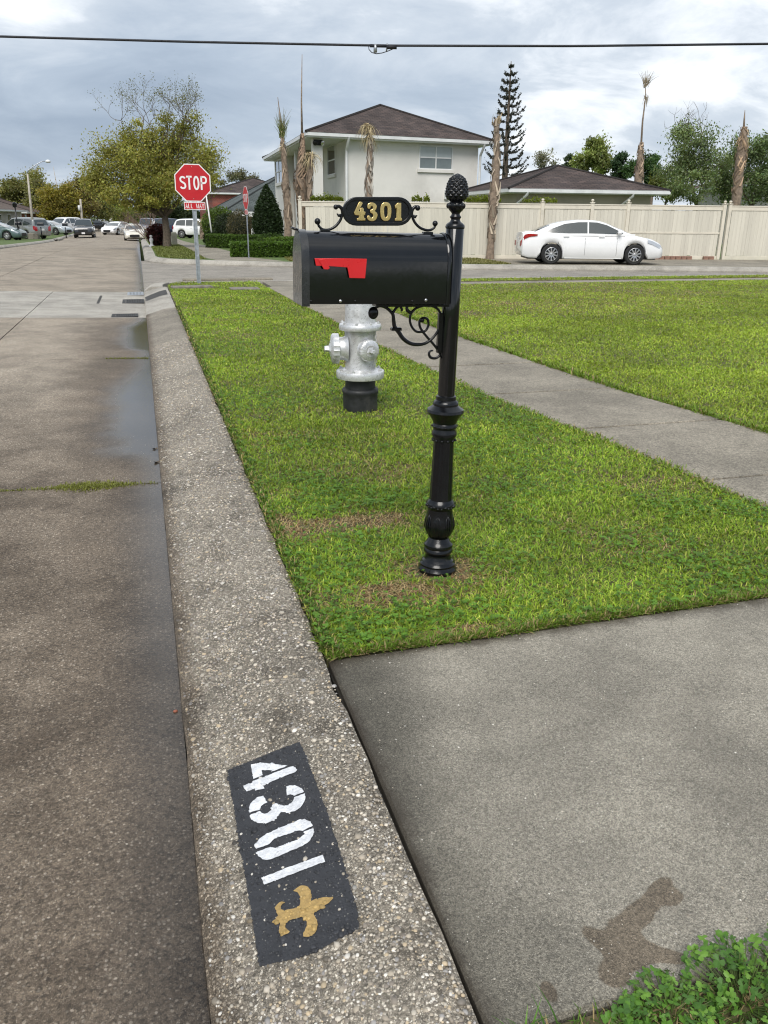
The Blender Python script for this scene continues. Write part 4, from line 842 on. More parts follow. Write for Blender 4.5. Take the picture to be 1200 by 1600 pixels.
# ================================================================ STOP SIGNS
def stop_sign(name, label, base, top_px, width, rz, tall, lean=0.):
    t = thing(name, label, 'stop sign', base, 0, 'stop signs at the crossing', (0, lean, rz)); R_ = width/2/math.cos(math.pi/8); zc = tall-width/2; k = width/.762
    po = MB()
    for x0, x1, y0, y1 in ((-.03, -.024, 0, .022), (.024, .03, 0, .022), (-.024, .024, .016, .022), (-.045, -.03, -.003, .003), (.03, .045, -.003, .003)): po.box(x0*k, x1*k, y0, y1, -.3, tall-.06)
    po.build('post', GALV, t)
    octa = lambda r, y: [(r*math.cos(math.pi/8+i*math.pi/4), y, zc+r*math.sin(math.pi/8+i*math.pi/4)) for i in range(8)]
    pl = MB().loft([octa(R_, -.006), octa(R_, -.010)]).build('sign_plate', SIGNW, t)
    MB().loft([octa(R_*.945, -.0102), octa(R_*.945, -.0125)]).build('red_field', SIGNR, pl)
    fr = lambda x, y: (x*width, -.0155, zc+y*width)
    def arcp(cx, cy, rx, ry, a0, a1, n=10): return [(cx+rx*math.cos(math.radians(a0+(a1-a0)*i/n)), cy+ry*math.sin(math.radians(a0+(a1-a0)*i/n))) for i in range(n+1)]
    W_ = .048; h = .165
    def letter(nm, strokes):
        m_ = MB()
        for st, cl in strokes: m_.ribbon(st, W_, fr, cl)
        m_.build(nm, SIGNW, pl)
    sx = -.275; letter('letter_s', [(arcp(sx, h-.075, .066, .062, 20, 180, 8)+arcp(sx, h-.075, .066, .075, 190, 262, 5)+arcp(sx, -h+.088, .066, .075, 80, 0, 6)+arcp(sx, -h+.072, .066, .055, -5, -165, 9), False)])
    letter('letter_t', [([(-.175, h-.004), (-.02, h-.004)], False), ([(-.097, h), (-.097, -h-.018)], False)])
    letter('letter_o', [(arcp(.10, -.002, .062, h, 0, 360, 26)[:-1], True)])
    letter('letter_p', [([(.243, h+.018), (.243, -h-.018)], False), ([(.22, h-.004)]+arcp(.32, h-.085, .058, .081, 90, -90, 9)+[(.22, h-.166)], False)])
    for z in (zc+width*.42, zc-width*.42): q = MB().lathe([(.009, 0), (.007, .004)], 8).build('bolt', RIVET, pl, True); q.rotation_euler = (math.pi/2, 0, 0); q.location = (0, -.0125, z)
    # plaque below
    pw, ph = width*.60, width*.205; z1 = tall-width-.012; z0 = z1-ph; x0 = .012*k
    q = MB().cbox(-pw/2, pw/2, z0, z1, 0, .004, .001); q.v = [(x+x0, -.006-z, y) for x, y, z in q.v]; pq = q.build('plaque', SIGNW, t)
    q = MB().box(-pw/2*.945, pw/2*.945, z0+ph*.09, z1-ph*.09, .0045, .006); q.v = [(x+x0, -.006-z, y) for x, y, z in q.v]; q.build('plaque_field', SIGNR, pq)
    e = ph*.31; sp = pw/8.2; W_ = ph*.085; fr = lambda x, y: (x0+x, -.0145, (z0+z1)/2+y)
    A = lambda x: [([(x-sp*.36, -e), (x, e), (x+sp*.36, -e)], False), ([(x-sp*.2, -e*.3), (x+sp*.2, -e*.3)], False)]
    Lt = lambda x: [([(x-sp*.25, e), (x-sp*.25, -e+W_/2), (x+sp*.3, -e+W_/2)], False)]
    x = -3.1*sp
    letter('plaque_letter', A(x)); letter('plaque_letter', Lt(x+sp)); letter('plaque_letter', Lt(x+2*sp))
    letter('plaque_letter', [([(x+3.75*sp, e), (x+3.98*sp, -e), (x+4.2*sp, e*.4), (x+4.42*sp, -e), (x+4.65*sp, e)], False)]); letter('plaque_letter', A(x+5.3*sp)); letter('plaque_letter', [([(x+5.95*sp, e), (x+6.3*sp, 0), (x+6.65*sp, e)], False), ([(x+6.3*sp, 0), (x+6.3*sp, -e)], False)])
    return t
sb = gp(311, 443, .145); DS = math.hypot(sb[0], sb[1]); top = pd(299, 256, DS)
a_, b_2 = pd(272.5, 285, DS), pd(328.5, 285, DS); sw_ = float(np.linalg.norm(a_-b_2))
stop_sign('stop_sign', 'red octagonal stop sign with all way plaque on the near grass corner', (sb[0], sb[1], .142), None, sw_, math.radians(-4), top[2]-.142, math.radians(.3))
sb2 = gp(388.5, 404, .145); D2 = math.hypot(sb2[0], sb2[1]); stop_sign('stop_sign', 'stop sign seen almost edge-on in front of the trimmed hedge', (sb2[0], sb2[1], .142), None, float(np.linalg.norm(pd(388, 292, D2)-pd(388, 328, D2))), math.radians(-83), pd(388, 291.5, D2)[2]-.142)
# concrete footing block by the post and the flat lid in the grass
cbk = gp(300, 450, .145); o = MB().cbox(-.42, .42, -.16, .16, -.1, .05, .015).build('footing_block', CONC); o.location = (cbk[0], cbk[1], .142); o.rotation_euler.z = math.radians(8); tag(o, 'weathered concrete block sunk in the grass beside the stop sign post', 'concrete block')
cl = gp(382, 452, .145); o = MB().cbox(-.3, .3, -.22, .22, -.05, .035, .01).build('meter_lid', CONC); o.location = (cl[0], cl[1], .142); tag(o, 'flat grey meter lid half hidden in the verge grass', 'meter lid')
o = MB().cbox(-1.05, 1.05, -.2, .2, -.1, .10, .02).build('concrete_strip', SIDEW); q = gp(346, 437.5, .15); o.location = (q[0]+.15, 20.28, .10); tag(o, 'low pale concrete strip behind the stop sign at the corner', 'concrete strip')
# debris in the gutter
for (px, py, sc, mt, lab) in ((247, 723, 1., BARK, 'small dead leaf lying in the wet gutter'), (243, 702, .6, BARK, 'tiny dark leaf crumb farther along the gutter')):
    q = gp(px, py, .0); m_ = MB(); P = []
    for i in range(9): a = i/9*6.283; r = .03*sc*(1+.35*math.sin(3*a+px)); P.append((r*math.cos(a), r*.55*math.sin(a), .006+.008*sc*math.sin(2*a)))
    m_.add(P+[(0, 0, .004)], [(i, (i+1) % 9, 9) for i in range(9)]).add([(x, y, z-.002) for x, y, z in P], [tuple(range(9))[::-1]]); o = m_.build('fallen_leaf', mt); o.location = (q[0], q[1], .001); tag(o, lab, 'leaf')
q = gp(280, 1112, .0); o = MB().ball((0, 0, .004), .008, 10, (1, .8, .6)).build('red_pebble', simple('red_stone', (.28, .09, .05), .6)); o.location = (q[0]-.012, q[1], crown(q[0])); tag(o, 'small reddish pebble in the wet gutter', 'pebble')

# ================================================================ FENCE
def along(a, b, t): return a+(b-a)*t
fa = gp(740, 404, .15); fb = gp(1130, 405.5, .15); fd = (fb-fa)/np.linalg.norm(fb-fa); fn_ = np.array([-fd[1], fd[0], 0])   # fn_ points away from the camera
def fx(px):                                                # distance along the fence of a pixel column
    d_ = ray(px, 360); A = np.array([[fd[0], -d_[0]], [fd[1], -d_[1]]]); t, _ = np.linalg.solve(A, -(fa[:2]-CAM[:2])); return t
FT = pd(900, 319, np.linalg.norm((fa+fd*fx(900))[:2]))[2]-.145      # fence height
fence = thing('board_fence', 'long cream board fence with capped posts behind the white car', 'fence', (fa[0], fa[1], .145), math.atan2(fd[1], fd[0]))
x0f, x1f = fx(478), fx(1200)+3.2; posts = [fx(478)-.2, fx(602), fx(718), fx(845), fx(922), fx(978), fx(1127), fx(1127)+.22, fx(1200)+3.2]; bw = .145
bvar = []
for k in range(4):
    m_ = MB().cbox(-bw/2+.002, bw/2-.002, 0, FT-.32, -.009+.0015*k, .009+.0015*k, .004); m_.v = [(x, z, y) for x, y, z in m_.v]; me = m_.mesh('board'); me.materials.append(FENCE); bvar.append(me)
x = x0f+bw/2; i = 0
while x < x1f:
    if all(abs(x-p) > .11 for p in posts):
        o = bpy.data.objects.new('board', bvar[int(NR.integers(0, 4))]); COL.objects.link(o); o.parent = fence; o.location = (x, NR.normal(0, .002), .14+NR.normal(0, .004))
    x += bw
for a, b in zip(posts[:-1], posts[1:]):
    if b-a < .5: continue
    MB().cbox(a+.06, b-.06, -.028, .02, FT-.17, FT-.03, .006).build('top_rail', PVC, fence); MB().cbox(a+.06, b-.06, -.045, .05, FT-.03, FT+.005, .006).build('cap_rail', PVC, fence)
    MB().cbox(a+.06, b-.06, -.02, .02, 0., .135, .006).build('kick_board', PVC, fence)
MB().cbox(posts[4]+.07, posts[6]-.07, -.026, -.012, FT*.48, FT*.51, .003).build('gate_rail', PVC, fence)
for p in posts:
    po = MB().cbox(p-.06, p+.06, -.06, .06, -.2, FT+.05, .004).build('post', PVC, fence)
    MB().cbox(p-.08, p+.08, -.08, .08, FT+.0505, FT+.075, .01).lathe([(.03, FT+.075), (.025, FT+.095), (.05, FT+.115), (.06, FT+.14), (.05, FT+.17), (.02, FT+.185)], 12, (p, 0, 0)).build('ball_cap', PVC, po, True, 40)
bk = MB().cbox(-.1, .1, -.045, .045, 0, .13, .008).mesh('brick'); bk.materials.append(simple('kerb_brick', (.26, .15, .11), .9, .3, 5, bump=.004))
x = fx(1028)
while x < fx(1122):
    if not (fx(1088) < x < fx(1098)): o = bpy.data.objects.new('brick', bk); COL.objects.link(o); o.parent = fence; o.location = (x, -.09, .0); o.rotation_euler.z = NR.normal(0, .03)
    x += .225

# ================================================================ HOUSES
def roof_face(o, P, mat_uv=True): pass
class Roof(MB):
    """roof planes built course by course so the shingle rows have a real step"""
    def __init__(s): super().__init__(); s.uvs = []
    def plane(s, a, b, c, d, step=.16, lift=.014, off=0.):     # a-b eave, d-c top (c, d may coincide)
        a, b, c, d = (np.array(q, float) for q in (a, b, c, d)); L = max(np.linalg.norm(d-a), .1); ex = (b-a)/np.linalg.norm(b-a); nn = np.cross(b-a, d-a); nn /= np.linalg.norm(nn)
        sl = np.linalg.norm((d-a)-ex*((d-a)@ex)); n_ = max(2, int(sl/step))
        for i in range(n_):
            t0, t1 = i/n_, (i+1)/n_; p0, p1, p2, p3 = a+(d-a)*t0, b+(c-b)*t0, b+(c-b)*t1, a+(d-a)*t1
            v = [p0+nn*lift, p1+nn*lift, p2+nn*.002, p3+nn*.002, p0, p1]; s.add(v, [(0, 1, 2, 3), (4, 5, 1, 0)])
            for pts in (((p0, t0), (p1, t0), (p2, t1), (p3, t1)), ((p0, t0-.001), (p1, t0-.001), (p1, t0), (p0, t0))):
                s.uvs += [((p-a)@ex+off, t*sl) for p, t in pts]
    def build(s, name, mat, parent=None):
        me = bpy.data.meshes.new(name); me.from_pydata(s.v, [], s.f); uv = me.uv_layers.new(name='UVMap')
        for i, q in enumerate(s.uvs): uv.data[i].uv = q
        me.update(); return link(name, me, mat, parent)
def uvbox(o):                                               # wall mesh gets metric UVs
    me = o.data; uv = me.uv_layers.new(name='UVMap')
    for p in me.polygons:
        for li in p.loop_indices:
            v = me.vertices[me.loops[li].vertex_index].co; uv.data[li].uv = ((v.x, v.z) if abs(p.normal.y) > abs(p.normal.x) else (v.y, v.z))
    return o
def window(parent, fr, u0, u1, z0, z1, cols=2, glass=WGLASS, up=None, sill=True, d=.05):
    """window on a wall: fr(u, depth out of the wall, z)"""
    wf = MB()
    e = .055
    for a, b, c, dd in ((u0, u1, z0, z0+e), (u0, u1, z1-e, z1), (u0, u0+e, z0+e, z1-e), (u1-e, u1, z0+e, z1-e)): wf.box(a, b, .0, d, c, dd, fr)
    w_ = wf.build('window', TRIM, parent); zm = (z0+z1)/2
    cw = (u1-u0-2*e)/cols
    for k in range(cols):
        a, b = u0+e+cw*k, u0+e+cw*(k+1)
        if k: MB().box(a-.03, a+.03, .002, d-.006, z0+e, z1-e, fr).build('mullion', TRIM, w_)
        MB().box(a+.031, b-.031, .002, d-.012, zm-.03, zm+.03, fr).build('meeting_rail', TRIM, w_)
        MB().box(a+.01, b-.01, .002, .012, z0+e, zm-.02, fr).build('pane', glass, w_); MB().box(a+.01, b-.01, .002, .020, zm+.02, z1-e, fr).build('pane', up or glass, w_)
    if sill: MB().box(u0-.08, u1+.08, 0, .1, z0-.14, z0-.001, fr).build('sill', STUCCO, w_)
    return w_
E1 = pd(481, 208, 42); ZE = E1[2]; E2 = gp(767, 222, ZE); E0 = gp(413, 248, ZE)
UL = np.linalg.norm(E2-E1); VL = np.linalg.norm(E0-E1); eu = (E2-E1)/UL; ev = (E0-E1)/VL
hs = thing('two_storey_house', 'two-storey off-white stucco house with brown hip roof and white gutters', 'house', (E1[0], E1[1], .145))
HO = np.array([E1[0], E1[1], .145])
def HF(u, v, z): return tuple(eu*u+ev*v+Z*z)
ze = ZE-.145
def hu(px, py, v):                                          # pixel on the plane v = const -> (u, z)
    d_ = ray(px, py); A = np.array([[eu[0], -d_[0]], [eu[1], -d_[1]]]); p0 = HO+ev*v; u, t = np.linalg.solve(A, (CAM-p0)[:2]); return u, CAM[2]+d_[2]*t-.145
def hv(px, py, u):
    d_ = ray(px, py); A = np.array([[ev[0], -d_[0]], [ev[1], -d_[1]]]); p0 = HO+eu*u; v, t = np.linalg.solve(A, (CAM-p0)[:2]); return v, CAM[2]+d_[2]*t-.145
OV = .55; uw = hu(541, 260, OV)[0]
uR = UL-.5
MB().box(uw, uR, OV, VL-.6, -.8, ze-.12, HF).build('wall', STUCCO, hs)
uc0, uc1 = hu(489.5, 260, OV)[0], hu(504.5, 260, OV)[0]
MB().box(uc0, uc1, OV, OV+.55, -.8, ze-.12, HF).build('porch_column', STUCCO, hs)
uL = .62
MB().box(uL+.5, uw-.001, OV+7.2, VL-.6, -.8, ze-.12, HF).build('wall', STUCD, hs)  # recess back wall, its shade put in as a darker stucco
v0w = hv(447, 300, uL)[0]
MB().box(uL, uL+.52, max(3.5, v0w), VL-.62, -.8, ze-.121, HF).build('wall', STUCCO, hs)
vv = hv(462, 300, uL)[0]; MB().box(uL, uL+.3, vv-.2, vv+.2, -.8, ze-.121, HF).build('porch_column', TRIM, hs)
MB().box(-.02, UL+.02, -.02, VL, ze-.16, ze-.06, HF).build('soffit', TRIM, hs)
gt = MB().box(-.1, UL+.1, -.11, -.001, ze-.1, ze+.06, HF).build('gutter', GUTT, hs); MB().box(-.12, -.02, -.1, VL, ze-.1, ze+.058, HF).build('gutter', GUTT, hs); MB().box(UL+.02, UL+.12, -.1, VL, ze-.1, ze+.058, HF).build('gutter', GUTT, hs)
# apex: solve pitch so that the ridge end lies on the photo's ray
best = None
for t in np.linspace(3, VL/2, 60):
    for h in np.linspace(1.2, 4.5, 120):
        q = pj(HO+np.array(HF(UL/2, t, ze+h))); e = (q[0]-594)**2+(q[1]-164.5)**2
        if best is None or e < best[0]: best = (e, t, h)
_, tA, hA = best
A1 = HF(UL/2, tA, ze+hA); A2 = HF(UL/2, max(VL-tA, tA+.6), ze+hA); c1, c2, c3, c4 = HF(-.12, -.12, ze+.05), HF(UL+.12, -.12, ze+.05), HF(UL+.12, VL+.1, ze+.05), HF(-.12, VL+.1, ze+.05)
rf = Roof(); rf.plane(c1, c2, A1, A1); rf.plane(c2, c3, A2, A1, off=3); rf.plane(c3, c4, A2, A2, off=5); rf.plane(c4, c1, A1, A2, off=8); roof = rf.build('roof', SHINGLE, hs)
hip = MB()
for a, b in ((c1, A1), (c2, A1), (c3, A2), (c4, A2), (A1, A2)): MB().tube([tuple(np.array(a)+Z*.02), tuple(np.array(b)+Z*.02)], .07, 6).build('ridge_cap', SHINGLE, roof)
wu0, wz1 = hu(655, 226.5, OV); wu1, wz0 = hu(706.5, 266, OV)
window(hs, lambda u, d, z: HF(u, OV-d, z), wu0, wu1, wz0, wz1, 2, simple('window_shade', (.16, .19, .19), .15, .1, 2, coat=1.), BLIND)
va, za_ = hv(521, 226, uw); vb, zb_ = hv(517, 274, uw); vb2 = hv(524, 250, uw)[0]
window(hs, lambda u, d, z: HF(uw-d, u, z), min(va, vb, vb2)-.1, max(va, vb, vb2)+.75, zb_, za_, 1)
va, za_ = hv(441, 247, uL); vb, zb_ = hv(432, 288, uL); window(hs, lambda u, d, z: HF(uL-d, u, z), min(va, vb), max(va, vb), zb_, za_, 2)
for px, ytop in ((541.5, 232), (750, 236)):                 # downspouts
    u = hu(px, 250, OV)[0]; MB().tube([HF(u+.0, -.05, ze-.08), HF(u+.0, -.02, ze-.18), HF(u-.02, OV-.09, ze-.62), HF(u-.02, OV-.08, ze-.8), HF(u-.02, OV-.08, -.2)], .065, 8).build('downspout', GUTT, hs, True, 40)
u, z = hu(497, 222, OV); fl = MB().box(u-.22, u+.22, OV-.06, OV-.002, z-.14, z+.1, HF).build('flood_light', DARKP, hs)
for s in (-1, 1): p = HF(u+s*.16, OV-.18, z); MB().lathe([(.03, -.12), (.07, -.02), (.12, .1), (.11, .12)], 12).build('lamp_head', CHROME if s > 0 else DARKP, fl, True); q = fl.children[-1] if False else bpy.data.objects[-1] if False else None
u, z = hu(697, 305, OV); MB().box(u-.12, u+.12, OV-.14, OV-.001, z-.2, z+.25, HF).build('meter_box', GUTT, hs)
for ch in hs.children:
    pass
hs.location = HO
for nm in [o_.name for o_ in fl.children]:
    o_ = bpy.data.objects[nm]; i_ = int(nm.endswith('1')); u, z = hu(497, 222, OV); o_.location = HF(u+(-.16, .16)[i_], OV-.17, z-.02); o_.rotation_euler = (math.radians(115), 0, math.radians(25*(i_*2-1)))

def hip_house(name, label, P1, P2, P0, ze, apex, wallm, roofm, ov=.5, wins=(), group=None, cat='house', fasc=GUTT, ridge=None):
    """hipped house from its eave corners: P1 nearest, P2 along the front, P0 along the side"""
    P1, P2, P0 = (np.array([q[0], q[1], 0.]) for q in (P1, P2, P0)); a = P2-P1; b = P0-P1; U = np.linalg.norm(a); V = np.linalg.norm(b); a /= U; b /= V
    t = thing(name, label, cat, (P1[0], P1[1], .145), 0, group); f = lambda u, v, z: tuple(a*u+b*v+Z*z); z = ze-.145
    uvbox(MB().box(ov, U-ov, ov, V-ov, -1.2, z-.08, f).build('wall', wallm, t)); MB().box(0, U, 0, V, z-.1, z-.02, f).build('soffit', TRIM, t)
    for q in ((-.09, U+.09, -.1, -.001), (-.1, -.001, 0, V), (U+.001, U+.1, 0, V)): MB().box(*q, z-.06, z+.09, f).build('gutter', fasc, t)
    h = apex-ze; lo = min(U, V)/2
    if ridge is not None: r1, r2 = (np.array(q) for q in ridge(f, U, V, z+h))
    elif U >= V: r1, r2 = f(lo, V/2, z+h), f(U-lo+.01, V/2, z+h)
    else: r1, r2 = f(U/2, lo, z+h), f(U/2, V-lo+.01, z+h)
    c = [f(-.1, -.1, z+.07), f(U+.1, -.1, z+.07), f(U+.1, V+.1, z+.07), f(-.1, V+.1, z+.07)]; r = Roof()
    if U >= V: r.plane(c[0], c[1], r2, r1); r.plane(c[1], c[2], r2, r2, off=2); r.plane(c[2], c[3], r1, r2, off=5); r.plane(c[3], c[0], r1, r1, off=9)
    else: r.plane(c[0], c[1], r1, r1); r.plane(c[1], c[2], r2, r1, off=2); r.plane(c[2], c[3], r2, r2, off=5); r.plane(c[3], c[0], r1, r2, off=9)
    ro = r.build('roof', roofm, t)
    caps = [(c[0], r1), (c[1], r2 if U >= V else r1), (c[2], r2), (c[3], r1 if U >= V else r2), (r1, r2)]
    for p, q in caps: MB().tube([tuple(np.array(p)+Z*.02), tuple(np.array(q)+Z*.02)], .06, 6).build('ridge_cap', roofm, ro)
    for (side, c0, c1, z0, z1, n_) in wins:
        fr = (lambda u, d, zz: f(u, ov-d, zz)) if side == 'front' else (lambda u, d, zz: f(ov-d, u, zz)) if side == 'left' else (lambda u, d, zz: f(U-ov+d, u, zz))
        window(t, fr, c0, c1, z0, z1, n_)
    return t, f, U, V, z
# low garage house behind the fence
G1 = pd(797, 297.5, 36.5); G2 = gp(1043, 301.5, G1[2]); G0 = gp(738, 305, G1[2])
gu = (G2-G1)/np.linalg.norm(G2-G1); gv = np.array([-gu[1], gu[0], 0])
bestg = None
for V in np.linspace(5, 16, 45):
    for h in np.linspace(.6, 3.5, 80):
        U = np.linalg.norm(G2-G1); q = pj(G1+gu*min(V/2, U/2-.1)+gv*V/2+Z*h); e = (q[0]-864)**2+(q[1]-260)**2
        if bestg is None or e < bestg[0]: bestg = (e, V, h)
_, GV, GH = bestg
gar, gf, gU, gV, gz = hip_house('garage_house', 'low stucco outbuilding with brown hip roof behind the board fence', G1, G2, G1+gv*GV, G1[2], G1[2]+GH, simple('stucco_tan', (.42, .37, .29), .9, .08, 1.), SHINGLE)
for px in (828, 1040):
    u = (pd(px, 300, 36.5)-G1)@gu; MB().tube([gf(u, -.05, gz-.05), gf(u, -.02, gz-.15), gf(u-.25, .44, gz-.5), gf(u-.25, .44, 0)], .06, 8).build('downspout', GUTT, gar, True, 40)
W1 = gf(.0, gV*.5, 0)
# wing running back to the two-storey house
WA = gp(716, 303, G1[2]); 
# brick house and the grey-roofed bungalow up the street
def ground_at(px, D, z=.145): p = pd(px, 345, D); return np.array([p[0], p[1], z])
b1 = ground_at(329, 88); bz = pd(331, 301, 86)[2]; az = pd(372, 277, 92)[2]
hip_house('brick_house', 'red brick house with dark hip roof seen beyond the stop sign', b1, b1+np.array([11, 1.2, 0]), b1+np.array([-.6, 11, 0]), bz, az, BRICKM, SHINGLE, .35, (('front', 5.2, 6.4, bz-2.2, bz-.9, 1),))
g1 = ground_at(352, 64); gz_ = pd(352, 332, 64)[2]; ga = pd(424, 272, 70)[2]
t, f, U, V, z = hip_house('bungalow', 'pale brick bungalow with steep grey-green roof behind the conical shrub', g1, g1+np.array([10.5, .8, 0]), g1+np.array([-.3, 12, 0]), gz_, ga, PALEBRICK, SHINGLEG, .45, (('front', 3.0, 4.6, .75, 2.1, 2), ('front', 6.2, 7.6, .75, 2.1, 2)),
    ridge=lambda f, U, V, zz: (f(U*.52, V*.42, zz), f(U*.52, V*.62, zz)))
MB().box(.5, 1.9, .38, .449, -.1, 2.05, f).build('door', simple('door_brown', (.07, .04, .03), .6), t)
for u in (.35, 2.3): MB().box(u-.06, u+.06, .1, .22, -.2, z-.1, f).build('porch_post', TRIM, t)
MB().box(.2, 5.2, -.08, -.02, z-.28, z-.05, f).build('fascia', TRIM, t)
# houses on the left side of the street
def lh(name, label, x, y0, y1, depth, ez, rz_, rm, wm, wins=()):
    P1 = np.array([x, y0, 0.]); return hip_house(name, label, P1+np.array([-depth, 0, 0]), P1, P1+np.array([-depth, y1-y0, 0]), ez, rz_, wm, rm, .6, wins)
SH2 = brickmat('rust_shingle', (.15, .095, .075), (.11, .072, .06), (.05, .04, .035), 1.6)
lh('ranch_house', 'long brown-roofed ranch house at the left edge behind the parked vans', -12.0, 80, 106, 13, 1.95, 4.3, SHINGLEB, PALEBRICK, (('right', 3, 4.6, .3, 1.45, 2), ('right', 8, 9.6, .3, 1.45, 2), ('right', 14, 16, -.1, 1.5, 2)))
lh('ranch_house', 'rust-roofed brick ranch house beyond the white van on the left', -12.6, 110, 132, 12, 1.8, 3.9, SH2, BRICKM, (('right', 3, 4.6, .3, 1.45, 2), ('right', 9, 11, .3, 1.45, 2)))
lh('gable_house', 'dark-roofed taller house rising behind the left row of roofs', -17, 128, 142, 13, 2.6, 6.0, SHINGLE, STUCD)
rh = ground_at(1192, 62); hip_house('neighbour_house', 'brown-roofed neighbouring house at the right edge behind the trees', rh, rh+np.array([12, -2, 0]), rh+np.array([2, 11, 0]), pd(1190, 288, 62)[2], pd(1240, 245, 68)[2], simple('stucco_grey', (.4, .38, .35), .9), SHINGLEB)

# ================================================================ CARS
def car_proto(name, kind):
    """body from cross sections along the car, wheel openings cut into the section's lower edge. x forward, origin mid-length on the ground"""
    K = dict(
     sedan=dict(L=4.9, W=1.82, wf=1.42, wr=-1.42, R=.335, xs=[-2.45, -2.40, -2.2, -1.75, -1.3, -.6, .4, .95, 1.5, 2.0, 2.3, 2.42, 2.45], top=[.80, 1.0, 1.06, 1.04, .99, .97, .96, .97, .93, .83, .70, .56, .48], bot=[.42, .28, .22, .2, .2, .19, .19, .19, .19, .2, .22, .26, .36], hw=[.70, .80, .87, .90, .91, .91, .91, .91, .90, .87, .80, .70, .60],
        cab=[(-2.08, 1.02), (-1.45, 1.28), (-.95, 1.40), (-.35, 1.44), (.2, 1.41), (.62, 1.27), (1.38, .95)], win=[[(-1.62, 1.07), (-1.42, 1.16), (-1.0, 1.31), (-.55, 1.365), (-.23, 1.37), (-.24, 1.015), (-.9, 1.01), (-1.45, 1.03)], [(-.19, 1.015), (-.18, 1.37), (.10, 1.36), (.42, 1.28), (.98, 1.03), (.92, .99)]], ws=(.62, 1.30), rg=(-2.0, -1.5)),
     suv=dict(L=4.75, W=1.88, wf=1.42, wr=-1.40, R=.37, xs=[-2.37, -2.33, -2.1, -1.4, -.6, .4, .9, 1.5, 2.0, 2.28, 2.36, 2.37], top=[.95, 1.08, 1.1, 1.1, 1.08, 1.08, 1.09, 1.06, 1.0, .9, .75, .6], bot=[.5, .36, .32, .3, .3, .3, .3, .3, .3, .34, .4, .48], hw=[.78, .86, .92, .94, .94, .94, .94, .94, .92, .86, .8, .74],
        cab=[(-2.3, 1.06), (-2.18, 1.3), (-2.0, 1.62), (-1.6, 1.74), (-.4, 1.77), (.25, 1.72), (.5, 1.6), (1.1, 1.08)], win=[[(-2.0, 1.16), (-1.9, 1.55), (-1.5, 1.64), (-1.02, 1.65), (-1.02, 1.14)], [(-.94, 1.14), (-.94, 1.65), (-.25, 1.66), (-.25, 1.13)], [(-.17, 1.13), (-.17, 1.66), (.2, 1.63), (.42, 1.52), (.85, 1.14)]], ws=(.50, 1.05), rg=(-2.27, -2.03)),
     van=dict(L=5.0, W=1.95, wf=1.5, wr=-1.45, R=.34, xs=[-2.5, -2.46, -2.2, -1.4, -.6, .4, .9, 1.5, 2.1, 2.4, 2.49, 2.5], top=[.95, 1.06, 1.08, 1.08, 1.06, 1.05, 1.05, 1.02, .92, .78, .64, .52], bot=[.42, .3, .25, .23, .23, .23, .23, .23, .23, .27, .33, .4], hw=[.82, .9, .95, .97, .97, .97, .97, .96, .93, .85, .78, .7],
        cab=[(-2.44, 1.05), (-2.36, 1.3), (-2.2, 1.62), (-1.9, 1.74), (-.4, 1.77), (.3, 1.72), (.6, 1.6), (1.5, 1.03)], win=[[(-2.2, 1.14), (-2.12, 1.56), (-1.8, 1.62), (-1.12, 1.64), (-1.12, 1.12)], [(-1.04, 1.12), (-1.04, 1.64), (-.1, 1.65), (-.1, 1.11)], [(0, 1.11), (0, 1.65), (.3, 1.62), (.55, 1.5), (1.1, 1.12)]], ws=(.62, 1.42), rg=(-2.42, -2.24)))[kind]
    t = thing(name, 'tmp', 'car'); xs_, top, bot, hw = (np.array(K[q]) for q in ('xs', 'top', 'bot', 'hw')); Rw = K['R']*1.13
    X = np.unique(np.concatenate([np.linspace(xs_[0], xs_[-1], 46), xs_[:3], xs_[-3:]]+[w_+Rw*np.cos(np.linspace(0, math.pi, 17)) for w_ in (K['wf'], K['wr'])]))
    def sm(a, x): return np.interp(x, xs_, a)
    rings = []
    for x in X:
        tz, bz_, h = sm(top, x), sm(bot, x), sm(hw, x); arch_ = 0
        for w_ in (K['wf'], K['wr']):
            if abs(x-w_) < Rw: arch_ = max(arch_, K['R']+math.sqrt(max(Rw*Rw-(x-w_)**2, 0)))
        e = max(bz_, min(arch_, tz-.12)); side = [(0, bz_+.02 if not arch_ else e), (h*.55, e), (h*.93, e), (h*.985, e+min(.06, (tz-e)*.3)), (h, e+(tz-e)*.45), (h*.985, e+(tz-e)*.75), (h*.94, tz-.045*(tz-e)/.5), (h*.82, tz), (h*.45, tz+.018), (0, tz+.024)]
        rings.append([(x, y, z) for y, z in side]+[(x, -y, z) for y, z in side[::-1][1:-1]])
    body = MB().loft(rings).build('body', WHITEP, t, True, 38)
    cab = K['cab']; cx = [p[0] for p in cab]; CX = np.linspace(cx[0], cx[-1], 34); P = catmull(cab, 6); pxs = [p[0] for p in P]; pzs = [p[1] for p in P]; rz_ = max(pzs); belt = 1.0 if kind == 'sedan' else 1.07
    hb, ht = K['W']/2*.93, K['W']/2*.70
    def hwz(z): return hb+(ht-hb)*max(0, (z-belt))/(rz_-belt)
    def ctop(x): return float(np.interp(x, pxs, pzs))
    rings = []
    for x in CX:
        z = ctop(x); r0 = min(.09, max(.01, (z-belt)*.5)); a = [(hwz(belt), belt-.08), (hwz(belt), belt), (hwz(max(belt, z-r0)), max(belt, z-r0)), (hwz(z)-.05, z-.022), (hwz(z)-.16, z-.004), (0, z+.014)]
        rings.append([(x, y, q) for y, q in a]+[(x, -y, q) for y, q in a[::-1][1:]])
    MB().loft(rings).build('cabin', WHITEP, t, True, 50)
